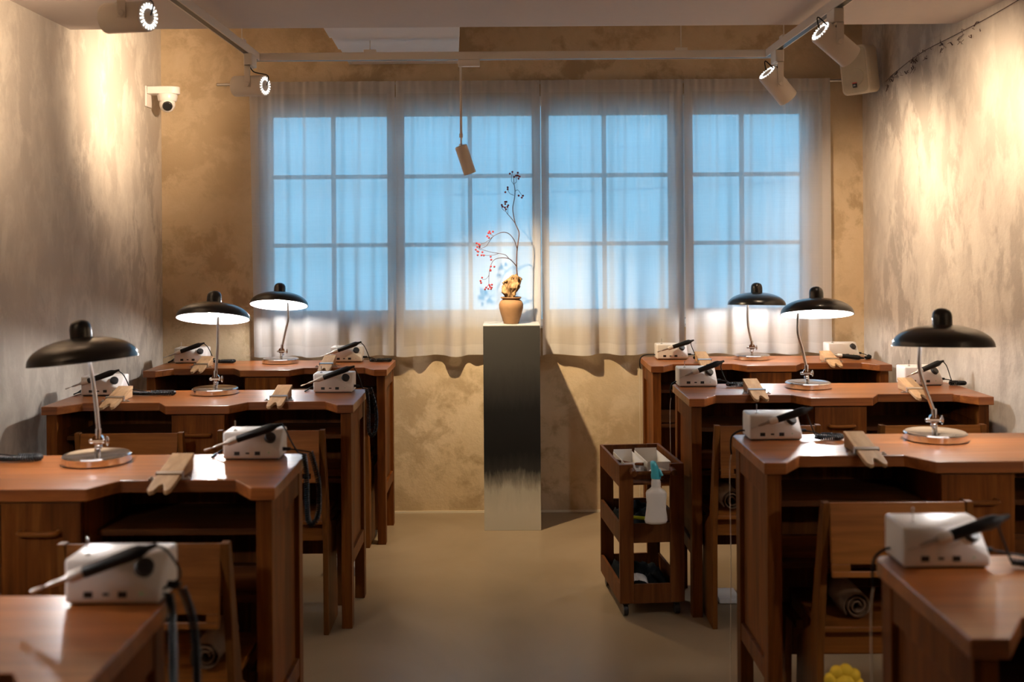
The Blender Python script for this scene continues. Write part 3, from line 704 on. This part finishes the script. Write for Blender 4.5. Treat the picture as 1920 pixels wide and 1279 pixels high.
# left side
EL = CL + W2; ER = CR - W2
specs = [
 (-.705, 1.895, 'near left control box at bottom left, largest and most blurred', LT, LE, hang(EL + .705, .34), 'nearest left handpiece, blurred, cord hanging over the bench end'),
 (-.763, 3.170, 'control box on second nearest left bench, right of the bench pin', LT, (.072, -.014, .102), hang(EL + .763, .20), 'handpiece on second nearest left bench, cord looping below its end'),
 (-1.70, 3.170, 'control box at left seat of second nearest left bench, out of frame', LT, LE, flat(.065, .07), 'handpiece of the out-of-frame left seat, only its coil showing'),
 (-.752, 4.590, 'control box at right end of third left bench', LT, (.072, -.014, .108), hang(EL + .752, .19), 'handpiece at right end of third left bench'),
 (-1.734, 4.545, 'control box at left end of third left bench, beside the left wall', (-.14, -.020, .034), LE, flat(.04, .10), 'handpiece at left end of third left bench, coil lying on the top'),
 (-.873, 5.775, 'control box at right end of rearmost left bench', LT, LE, flat(.0, .07), 'handpiece at right end of rearmost left bench'),
 (-1.72, 5.775, 'control box at left end of rearmost left bench, near the room corner', LT, LE, flat(.0, .07), 'handpiece at left end of rearmost left bench'),
 (.853, 2.075, 'near right control box at bottom right, largest on the right side', RT, RE, flat(.02, .09), 'nearest right handpiece, blurred'),
 (.861, 3.425, 'control box on second nearest right bench, left of its bench pin', RT, RE, flat(-.005, .05), 'handpiece on second nearest right bench'),
 (.840, 4.700, 'control box at left end of third right bench', RT, (.09, -.014, .108), flat(-.01, .05), 'handpiece at left end of third right bench'),
 (1.831, 4.690, 'control box at right end of third right bench, beside the right wall', RT, (.062, -.014, .104), flat(-.035, .05), 'handpiece at right end of third right bench, behind the large lamp pole'),
 (.898, 5.800, 'control box at left end of rearmost right bench', RT, RE, flat(-.03, .05), 'handpiece at left end of rearmost right bench'),
]
boxes = {}
for k, (x, y, lb, tp, en, rt, lh) in enumerate(specs):
    boxes[(x, y)] = place_box(x, y, lb, 0); handpiece(x, y, tp, en, rt, lh, 0)
place_box(1.831, 5.800, 'control box at right end of rearmost right bench, its handpiece lying in front', 0)
handpiece(1.831, 5.800, (-.115, -.050, .030), (.060, -.075, .012), (V((.085, -.070, .010)), V((.095, -.06, .009), (.125, -.03, .009), (.140, .0, .010), (.135, .02, .012)), V((.120, .035, .02), plug)), 'handpiece lying on the bench top before the rearmost right control box', 0)
for (x, y, lb) in ((.853, 2.075, 'nearest right'), (.861, 3.425, 'second nearest right'), (.840, 4.700, 'third right'), (.898, 5.800, 'rearmost right')):
    dx = ER - x
    power(x, y, [(-.080, .07, .02), (dx + .02, .075, .018), (dx - .008, .06, .004), (dx - .014, .055, -.03), (dx - .010, .06, -.055)], 'power cord falling down the left end of the %s bench' % lb)
for (x, y) in ((.853, 2.075), (.861, 3.425), (.840, 4.700), (.898, 5.800)):
    dx = ER - x
    MB().tube(spline([(dx - .010, .06, -.05), (dx - .016, .06, -.12), (dx - .014, .062, -.40), (dx - .018, .06, -.72), (dx - .014, .09, -.896)], 8), .0014, 6).build('lead_wire', 'speaker', boxes[(x, y)])
for (x, y, lb) in ((-.763, 3.170, 'between pin and control box on second nearest left bench'), (-.752, 4.590, 'left of the box at right end of third left bench'), (-1.734, 4.545, 'left of the box beside the left wall'), (-1.72, 5.775, 'left of the box near the left room corner'), (-.873, 5.775, 'left of the box at right end of rearmost left bench')):
    power(x, y, [(-.080, .06, .02), (-.10, .055, .02), (-.118, .05, .008), (-.126, .03, .004), (-.128, .07, .004), (-.12, .10, .004)], 'short power cord ' + lb)

# thin cables on the floor under the third left bench
ob = MB().tube(spline([(-.76, 4.72, .30), (-.72, 4.75, .22), (-.70, 4.74, .12), (-.71, 4.72, .03), (-.76, 4.70, .004)], 8), .0028, 6).tube(spline([(-.80, 4.85, .13), (-.76, 4.80, .125), (-.705, 4.745, .12)], 6), .0025, 6).build('loose_cable', 'rubber')
tag(ob, 'thin black cables dangling to the floor behind third left bench', 'cable')
ob = MB().box(-.86, -.70, 4.95, 5.2, .001, .045).build('power_strip', 'grey', bev=.006); tag(ob, 'grey power box on the floor behind third left bench', 'power strip')
ob = MB().box(.893, .985, 4.53, 4.68, .001, .022).build('adapter_box', 'paper', bev=.004); tag(ob, 'flat white adapter on floor behind third right bench', 'adapter')

# rolled leather aprons on the chair seats
def roll(x, y, z, r, L, label, mat='leather'):
    q = MB(); pts = []
    n = 54
    vs = []; fs = []
    for i in range(n + 1):
        a = 2 * PI * 2.6 * i / n; rr = r * (.28 + .72 * i / n)
        vs += [(rr * math.cos(a), 0, rr * math.sin(a)), (rr * math.cos(a) * 1.02, L, rr * math.sin(a) * .97)]
    for i in range(n): fs.append((2 * i, 2 * i + 1, 2 * i + 3, 2 * i + 2))
    q.add([(vx + x, vy + y, vz + z + r * 1.02) for vx, vy, vz in vs], fs)
    ob = q.build('rolled_apron', mat, smooth=1.2); md = ob.modifiers.new('thick', 'SOLIDIFY'); md.thickness = .005
    tag(ob, label, 'rolled apron', 'leather aprons rolled up on the chair seats')
roll(1.00, 3.06, .4475, .043, .20, 'leather apron rolled up on the seat of the second nearest right chair')
roll(.905, 4.31, .4475, .045, .22, 'leather apron rolled up on the seat of the chair right of the trolley')
roll(-.775, 2.72, .4475, .042, .20, 'leather apron rolled up on the seat of the second nearest left chair')

# yellow flower shaped plush near the bottom edge
q = MB()
for k in range(9):
    a = 2 * PI * k / 9; q.ball((.036 * math.cos(a), 0, .036 * math.sin(a)), .019, 10, 7, (1, .8, 1))
q.ball((0, -.004, 0), .030, 14, 9, (1, .8, 1))
ye = q.build('flower_plush', 'yellow', loc=(.895, 2.86, .352)); tag(ye, 'yellow flower-shaped plush cut by the bottom edge, below the chair', 'plush flower')
st = MB().cyl((.895, 2.868, .003), (.895, 2.868, .30), .004, n=8).lathe([(.05, 0), (.05, .004), (.01, .008)], 24, Matrix.Translation((.895, 2.868, 0)))
st.v = [(a - .895, b_ - 2.86, c_ - .352) for a, b_, c_ in st.v]; st.build('stem', 'woodz', ye)

# ================================================================ plinth, pot, driftwood, branch
px0, px1, py0, py1, ph_ = -.1295, .1745, 5.714, 5.985, 1.10
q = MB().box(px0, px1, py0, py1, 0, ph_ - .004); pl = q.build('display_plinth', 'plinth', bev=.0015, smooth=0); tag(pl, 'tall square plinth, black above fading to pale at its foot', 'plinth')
MB().box(px0, px1, py0, py1, ph_ - .0038, ph_).build('top_plate', 'plinth_top', pl, smooth=0)
PX, PY = .022, 5.83
pot = MB().lathe([(.030, 0), (.040, .001), (.0445, .012), (.058, .055), (.0655, .085), (.0665, .105), (.060, .121), (.050, .130), (.046, .134), (.054, .138), (.057, .142), (.055, .146), (.046, .145), (.042, .135), (.052, .12), (.058, .10)], 40, Matrix.Translation((PX, PY, ph_ + .0005)), True, False).build('clay_pot', 'clay')
tag(pot, 'small brown clay pot standing on top of the plinth', 'pot')
# driftwood
b = bmesh.new(); bmesh.ops.create_icosphere(b, subdivisions=5, radius=1)
from mathutils import noise as NZ
for v in b.verts:
    p = v.co.copy(); x, y, z = math.copysign(abs(p.x) ** .7, p.x) * .046, math.copysign(abs(p.y) ** .7, p.y) * .036, (p.z + 1) * .5 * .140 - .006
    t_ = (z / .134); w_ = .78 + .42 * t_
    x = x * w_ + .012 * (t_ - .45); s3 = NZ.fractal(Vector((x * 30, y * 30, z * 20)), 1.0, 2.0, 5); rg = abs(NZ.noise(Vector((x * 75, y * 75, z * 16 + 5))))
    k = 1 + .38 * s3 - .45 * rg
    top = min(z, .105 + .6 * x + .5 * abs(NZ.noise(Vector((x * 70, y * 70, 3)))) * .06)
    v.co = Vector((x * k, y * k, top + .010 * NZ.noise(Vector((x * 90, y * 90, z * 30)))))
    if v.co.z < 0: v.co.z = 0
me = bpy.data.meshes.new('driftwood'); b.to_mesh(me); b.free()
for p in me.polygons: p.use_smooth = True
dw = bpy.data.objects.new('driftwood', me); COL.objects.link(dw); me.materials.append(M['drift']); dw.location = (PX, PY, ph_ + .137); dw.scale = (1.08, 1.0, 1.02)
tag(dw, 'craggy pale driftwood chunk set in the mouth of the clay pot', 'driftwood')
# branch: traced stems given depth
def bp(px_, py_, dy=0.0):
    Y = PY + dy; return Vector(((px_ - 950) * Y / 2000, Y, CAMZ - (py_ - 456) * Y / 2000))
def zz(x, y, dy=0): return bp(840 + x / 3.996, 300 + y / 3.997, dy)
stems = [
 ([(517, 862, 0), (513, 800, 0), (516, 690, 0), (525, 620, .005), (533, 550, .01), (520, 510, .01), (505, 475, .01), (490, 400, .01), (488, 350, .01), (500, 290, .005), (505, 230, 0), (497, 175, 0), (495, 130, 0)], .0030, .0012),
 ([(505, 475, .01), (470, 430, .02), (440, 395, .03), (430, 360, .03)], .0016, .0009),
 ([(430, 385, .03), (408, 365, .03), (403, 345, .03)], .0010, .0008), ([(450, 405, .03), (450, 370, .03), (452, 345, .03)], .0010, .0008),
 ([(520, 680, 0), (500, 610, -.02), (465, 560, -.04), (430, 543, -.06), (385, 548, -.08), (335, 575, -.09), (300, 605, -.10), (265, 625, -.10), (235, 632, -.10)], .0019, .0009),
 ([(335, 575, -.09), (310, 610, -.09), (285, 645, -.09), (245, 662, -.09), (222, 660, -.09)], .0012, .0008),
 ([(345, 570, -.09), (325, 560, -.09), (312, 545, -.09)], .0010, .0007),
 ([(513, 800, 0), (490, 770, -.02), (455, 740, -.04), (400, 733, -.06), (350, 745, -.08), (325, 775, -.09), (310, 825, -.10), (305, 880, -.10), (305, 935, -.10)], .0020, .0009),
 ([(455, 740, -.04), (430, 712, -.05), (380, 700, -.06), (320, 690, -.07), (270, 675, -.08), (230, 665, -.08)], .0014, .0008),
 ([(380, 700, -.06), (340, 712, -.06), (290, 715, -.07), (258, 708, -.07)], .0010, .0007),
 ([(307, 860, -.10), (285, 890, -.10), (255, 895, -.10)], .0009, .0007), ([(305, 930, -.10), (290, 950, -.10), (275, 965, -.10)], .0009, .0007),
 ([(495, 265, .005), (470, 255, .02), (455, 235, .03), (450, 205, .03)], .0010, .0007), ([(505, 235, 0), (525, 225, -.01), (545, 250, -.02), (560, 272, -.02)], .0010, .0007),
 ([(497, 185, 0), (480, 160, 0), (480, 130, 0), (486, 95, 0)], .0009, .0007), ([(497, 178, 0), (515, 165, 0), (515, 130, 0), (525, 100, 0)], .0009, .0007),
]
mb = MB()
for pts, r0, r1 in stems: mb.tube(spline([zz(*p) for p in pts], 5), r0 * 1.35, 6, r1 * 1.35)
br = mb.build('berry_branch', 'twig'); tag(br, 'tall bare arching branch with small red berries rising from the driftwood', 'branch')
bl = [(467, 103, 0), (486, 90, 0), (527, 96, 0), (513, 118, 0), (527, 118, 0), (540, 125, 0), (532, 141, 0), (499, 127, 0), (450, 205, .03), (450, 220, .03), (432, 241, .03), (532, 268, -.02), (564, 269, -.02), (555, 283, -.02),
      (430, 314, .03), (440, 314, .03), (405, 337, .03), (412, 350, .03), (431, 330, .03), (453, 340, .03), (447, 352, .03), (436, 370, .03), (428, 356, .03),
      (311, 535, -.09), (337, 537, -.09), (303, 547, -.09), (318, 549, -.09), (294, 570, -.09), (307, 582, -.09),
      (215, 623, -.1), (232, 630, -.1), (238, 636, -.1), (219, 650, -.09), (236, 652, -.09), (208, 670, -.09), (220, 683, -.08), (226, 686, -.08), (257, 690, -.08), (222, 711, -.08), (250, 713, -.07), (268, 714, -.07), (319, 724, -.08), (323, 747, -.08),
      (320, 797, -.1), (346, 799, -.1), (316, 822, -.1), (318, 829, -.1), (254, 881, -.1), (242, 905, -.1), (246, 920, -.1), (309, 937, -.1), (327, 934, -.1), (284, 955, -.1), (300, 965, -.1), (312, 950, -.1), (320, 966, -.1), (325, 955, -.1), (275, 969, -.1)]
for i, p in enumerate(bl):
    c = zz(*p); mb = MB().ball((0, 0, 0), .0056, 10, 7)
    if i == 0: b_me = mb.build('berry', 'berry', br, loc=c, smooth=3)
    else:
        o2 = b_me.copy(); COL.objects.link(o2); o2.parent = br; o2.location = c; o2.scale = (1, 1, 1)

# ================================================================ trolley
tx, ty, tr_ = .424, 4.84, math.radians(0)
tro = empty('utility_trolley', (.590, 4.385, 0), math.radians(5.2)); tag(tro, 'brown wooden three-tier trolley on casters right of the plinth', 'trolley')
hw, dp, zt_, zb_ = .135, .45, .627, .057
for sx in (-1, 1):
    for y0 in (0, dp - .016):
        x0, x1 = sorted((sx * hw, sx * (hw - .058)))
        MB().box(x0, x1, y0, y0 + .016, zb_, zt_).build('post', 'trolley', tro, bev=.001, smooth=0)
for z0, z1 in ((.055, .134), (.304, .383), (.535, .6265)):
    q = MB().box(-hw + .0585, hw - .0585, .002, .014, z0, z1) if z0 < .5 else MB().box(-hw + .0585, hw - .0585, .004, .014, z0 + .03, z1 - .03)
    q.box(-hw + .0585, hw - .0585, dp - .014, dp - .002, z0, z1)
    q.box(-hw, -hw + .012, .0165, dp - .0165, z0, z1).box(hw - .012, hw, .0165, dp - .0165, z0, z1)
    q.box(-hw + .0125, hw - .0125, .0165, dp - .0165, z0 + .004, z0 + .012)
    q.build('tray', 'trolley', tro, bev=.001, smooth=0)
MB().cyl((-.085, -.032, .598), (.085, -.032, .598), .0085, n=16).build('handle_bar', 'trolley', tro)
for sx in (-1, 1):
    MB().cyl((sx * .083, -.046, .598), (sx * .083, 0, .605), .0135, .012, 20).build('handle_mount', 'trolley', tro, bev=.002)
    for yy in (.03, dp - .03):
        q = MB().cyl((sx * .108 - .010, yy, .0235), (sx * .108 + .010, yy, .0235), .0235, n=24).box(sx * .108 - .014, sx * .108 + .014, yy - .014, yy + .014, .047, .0565)
        q.build('caster', 'black', tro, bev=.002)
def trl(p): return tro.matrix_basis @ Vector(p)
TR = Matrix.Translation((.590, 4.385, 0)) @ Matrix.Rotation(math.radians(5.2), 4, 'Z')
def on_trolley(o): o.matrix_basis = TR; return o
# top tray: white paper boxes, stick, plastic bag
for k, (x0, x1, y0, y1, lb) in enumerate(((-.095, -.010, .10, .34, 'left open white paper box in top tray of trolley'), (.004, .105, .10, .36, 'right open white paper box in top tray of trolley'))):
    q = MB(); z0, z1, th = .548, .615, .0015
    q.box(x0, x1, y0, y1, z0, z0 + th).box(x0, x0 + th, y0, y1, z0 + th, z1).box(x1 - th, x1, y0, y1, z0 + th, z1).box(x0 + th, x1 - th, y0, y0 + th, z0 + th, z1).box(x0 + th, x1 - th, y1 - th, y1, z0 + th, z1 + .01)
    on_trolley(tag(q.build('paper_box', 'paper', smooth=0), lb, 'paper box', 'open paper boxes in the trolley'))
on_trolley(tag(MB().tube([(-.115, .20, .606), (-.06, .12, .606), (-.02, .075, .612)], .006, 10).build('wooden_stick', 'woodz'), 'brown wooden tool handle lying across the top tray of trolley', 'tool'))
q = MB().ball((.04, .055, .575), .035, 16, 10, (1.3, .8, .7)); 
ob = on_trolley(q.build('plastic_bag', 'paper', smooth=3)); tag(ob, 'crumpled pale plastic bag at front of top trolley tray', 'bag')
def heap(name, cx, cy, z, sx, sy, h, mat, label, cat, seed=1, n=26):
    q = MB(); vs = []; fs = []
    for j in range(n + 1):
        for i in range(n + 1):
            u, v_ = i / n * 2 - 1, j / n * 2 - 1; e = max(abs(u), abs(v_)); k = max(0, 1 - e ** 6)
            hz = k * h * (.55 + .6 * NZ.noise(Vector((u * 2.4 + seed, v_ * 2.4, seed))) + .28 * abs(NZ.noise(Vector((u * 6, v_ * 6 + seed, 0)))))
            vs.append((cx + u * sx, cy + v_ * sy, z + max(hz, 0) + .001))
    for j in range(n):
        for i in range(n): k = j * (n + 1) + i; fs.append((k, k + 1, k + n + 2, k + n + 1))
    ring = [i for i in range(n + 1)] + [j * (n + 1) + n for j in range(1, n + 1)] + [n * (n + 1) + i for i in range(n - 1, -1, -1)] + [j * (n + 1) for j in range(n - 1, 0, -1)]
    fs.append(tuple(reversed(ring))); q.add(vs, fs)
    return on_trolley(tag(q.build(name, mat, smooth=3), label, cat))
heap('black_cloth', 0, .23, .0675, .112, .20, .085, 'cloth', 'crumpled black cloths in bottom tray of trolley', 'cloth', 2)
heap('black_pouch', -.02, .25, .317, .10, .17, .085, 'cloth', 'heap of black pouches in middle tray of trolley', 'pouch', 5)
q = MB(); n = 10
for i in range(n):
    a0, a1 = -.5 + 1.6 * i / n, -.5 + 1.6 * (i + 1) / n
    q.add([(-.055 + .05 * math.sin(a0), .060, .135 + .04 * math.cos(a0) - .012), (-.055 + .05 * math.sin(a1), .060, .135 + .04 * math.cos(a1) - .012), (-.055 + .05 * math.sin(a1), .02, .118 + .04 * math.cos(a1) - .012), (-.055 + .05 * math.sin(a0), .02, .118 + .04 * math.cos(a0) - .012)], [(0, 1, 2, 3)])
ob = on_trolley(q.build('paper_label', 'paper', smooth=3)); md = ob.modifiers.new('t', 'SOLIDIFY'); md.thickness = .0012; tag(ob, 'curled white paper label on black cloth in bottom trolley tray', 'label')
on_trolley(tag(MB().cyl((-.075, .055, .398), (-.015, .040, .394), .0075, n=12).cyl((-.015, .040, .394), (.003, .035, .393), .005, n=10).build('marker_pen', 'lime'), 'lime green marker lying at front of middle trolley tray', 'marker'))
# spray bottle hanging from the handle bar
sb = empty('spray_bottle', trl((.003, -.060, .36)), math.radians(5.2)); sb.location = TR @ Vector((.003, -.062, .400)); sb.scale = (1.0, 1.0, .93)
tag(sb, 'white spray bottle with turquoise trigger hanging on the trolley handle', 'spray bottle')
def ell(prof, n=32):
    q = MB(); vs = []; fs = []
    for a_, b_, z_, cx in prof:
        for i in range(n):
            t_ = 2 * PI * i / n; c_, s_2 = math.cos(t_), math.sin(t_); pw = .75
            vs.append((cx + a_ * abs(c_) ** pw * (1 if c_ > 0 else -1), b_ * abs(s_2) ** pw * (1 if s_2 > 0 else -1), z_))
    for j in range(len(prof) - 1):
        for i in range(n): k = (i + 1) % n; fs.append((j * n + i, j * n + k, (j + 1) * n + k, (j + 1) * n + i))
    fs.append(tuple(range(n - 1, -1, -1))); q_ = (len(prof) - 1) * n; fs.append(tuple(range(q_, q_ + n))); return q.add(vs, fs)
ell([(.030, .018, 0, -.002), (.042, .026, .004, -.002), (.046, .028, .014, -.001), (.0445, .027, .03, 0), (.040, .026, .06, 0), (.039, .025, .09, .001), (.0415, .025, .115, .001), (.0425, .025, .132, .001), (.038, .024, .142, 0), (.026, .021, .150, 0), (.019, .019, .157, 0), (.018, .018, .162, 0), (.0195, .0195, .166, 0), (.018, .018, .170, 0), (.0195, .0195, .174, 0), (.018, .018, .178, 0), (.0195, .0195, .182, 0), (.0175, .0175, .187, 0), (.0165, .0165, .196, -.001)]).build('bottle', 'milky', sb, smooth=1.2)
ell([(.019, .019, .1965, 0), (.020, .020, .212, 0), (.018, .020, .220, 0), (.016, .021, .235, -.003), (.014, .022, .252, -.007), (.011, .020, .266, -.010), (.008, .014, .271, -.010)]).build('spray_head', 'turq', sb, smooth=1.2)
MB().tube([(-.004, .014, .262), (-.004, .034, .258), (-.002, .050, .244)], .006, 10).tube([(.010, -.014, .238), (.016, -.020, .222), (.020, -.022, .212)], .006, 10).build('trigger', 'turq', sb)

# ================================================================ wall camera, speaker, garland
cc = empty('security_camera', (XL, 5.86, 2.365)); tag(cc, 'white dome security camera on a bracket on the left wall', 'security camera')
MB().box(.0005, .012, -.045, .045, -.065, .048).build('wall_plate', 'white', cc, bev=.003)
pr = [(0.0121, -.040), (.13, -.040)] + [(.13 + .05 * math.sin(a), -.04 * math.cos(a)) for a in [PI * k / 12 for k in range(1, 12)]] + [(.13, .040), (.0121, .040)]
MB().prism(pr, .005, .046).build('arm', 'white', cc, bev=.004)
MB().lathe([(.052, .0045), (.054, -.006), (.050, -.028), (.046, -.034)], 36, Matrix.Translation((.112, 0, 0))).build('mount_ring', 'white', cc)
dome = MB().ball((.112, -.004, -.050), .042, 28, 18, (1, 1, 1.05)).build('ball_housing', 'white', cc, smooth=3)
ld_ = Vector((.30, -.85, -.42)).normalized(); lc = Vector((.112, -.004, -.050))
MB().cyl(lc + ld_ * .030, lc + ld_ * .0425, .028, .024, 28).build('lens', 'black', cc, bev=.002)

sk = empty('wall_speaker', (1.880, 5.72, 2.455), math.radians(-30)); sk.rotation_euler = (math.radians(8), math.radians(-2), math.radians(-46)); tag(sk, 'cream loudspeaker mounted high in the right rear corner', 'speaker')
def rrect(w_, h_, r_, n=6):
    out = []
    for cx, cy, a0 in ((w_ - r_, h_ - r_, 0), (-w_ + r_, h_ - r_, 90), (-w_ + r_, -h_ + r_, 180), (w_ - r_, -h_ + r_, 270)):
        for k in range(n + 1): a = math.radians(a0 + 90 * k / n); out.append((cx + r_ * math.cos(a), cy + r_ * math.sin(a)))
    return out
XZ = Matrix(((1, 0, 0, 0), (0, 0, 1, 0), (0, 1, 0, 0), (0, 0, 0, 1)))  # prism axis -> y
MB().prism(rrect(.078, .128, .030), -.0, .098, XZ).build('cabinet', 'speaker', sk, bev=.006)
MB().prism(rrect(.080, .130, .030), -.022, -.0005, XZ).build('front_baffle', 'speaker', sk, bev=.004)
MB().prism(rrect(.070, .120, .026), -.0245, -.0221, XZ).build('grille', 'grille', sk, bev=.001)
MB().cyl((.008, -.0245, -.035), (.008, -.0265, -.035), .045, .043, 40).build('woofer', 'grille', sk)
MB().cyl((.016, -.0245, .07), (.016, -.0262, .07), .011, n=24).build('tweeter', 'grille', sk)
bd = MB().box(-.015, .010, -.0285, -.0268, -.092, -.070).build('badge', 'black', sk, smooth=0)
MB().box(-.015, .010, -.0286, -.0266, -.0695, -.065).build('badge_stripe', 'red', bd, smooth=0)
fc = bpy.data.curves.new('badge_letters', 'FONT'); fc.body = 'JBL'; fc.size = .0125; fc.extrude = .0003; fc.align_x = 'CENTER'; fc.align_y = 'CENTER'
fo2 = bpy.data.objects.new('badge_letters', fc); COL.objects.link(fo2); fc.materials.append(M['print']); fo2.parent = bd; fo2.location = (-.0025, -.0290, -.081); fo2.rotation_euler = (PI / 2, 0, 0)
bpy.context.view_layer.update()
lm = bpy.data.meshes.new_from_object(fo2.evaluated_get(bpy.context.evaluated_depsgraph_get())); bpy.data.objects.remove(fo2)
fo2 = bpy.data.objects.new('badge_letters', lm); COL.objects.link(fo2); fo2.parent = bd; fo2.location = (-.0025, -.0290, -.081); fo2.rotation_euler = (PI / 2, 0, 0)
MB().box(-.02, .02, .0985, .125, -.02, .02).build('wall_bracket', 'black', sk, bev=.003)

# dried vine strung along the right wall under the ceiling
gp = [(XR - .006, 5.55, 2.42), (XR - .012, 5.2, 2.455), (XR - .012, 4.8, 2.465), (XR - .012, 4.45, 2.475), (XR - .01, 4.0, 2.50)]
gl_ = spline([(XR - .008, 5.70, 2.39)] + gp, 6)
ga = MB().tube(gl_, .0016, 5).build('dried_vine', 'twig'); tag(ga, 'thin wire with dried vine scraps along the right wall below the ceiling', 'dried vine')
rnd = random.Random(4); q = MB()
for k in range(46):
    i = rnd.randrange(1, len(gl_) - 8); p = gl_[i]; c_ = Vector((p.x, p.y + rnd.uniform(-.05, .05), p.z - rnd.uniform(.0, .045)))
    pts = [c_]
    for s in range(3):
        c_ = c_ + Vector((rnd.uniform(-.003, .002), rnd.uniform(-.03, .03), rnd.uniform(-.016, .014))); c_.x = min(c_.x, XR - .004); pts.append(c_)
    q.tube(spline(pts, 3), .0012 if k % 3 else .0030, 5, .0006)
q.build('vine_scraps', 'twig', ga)
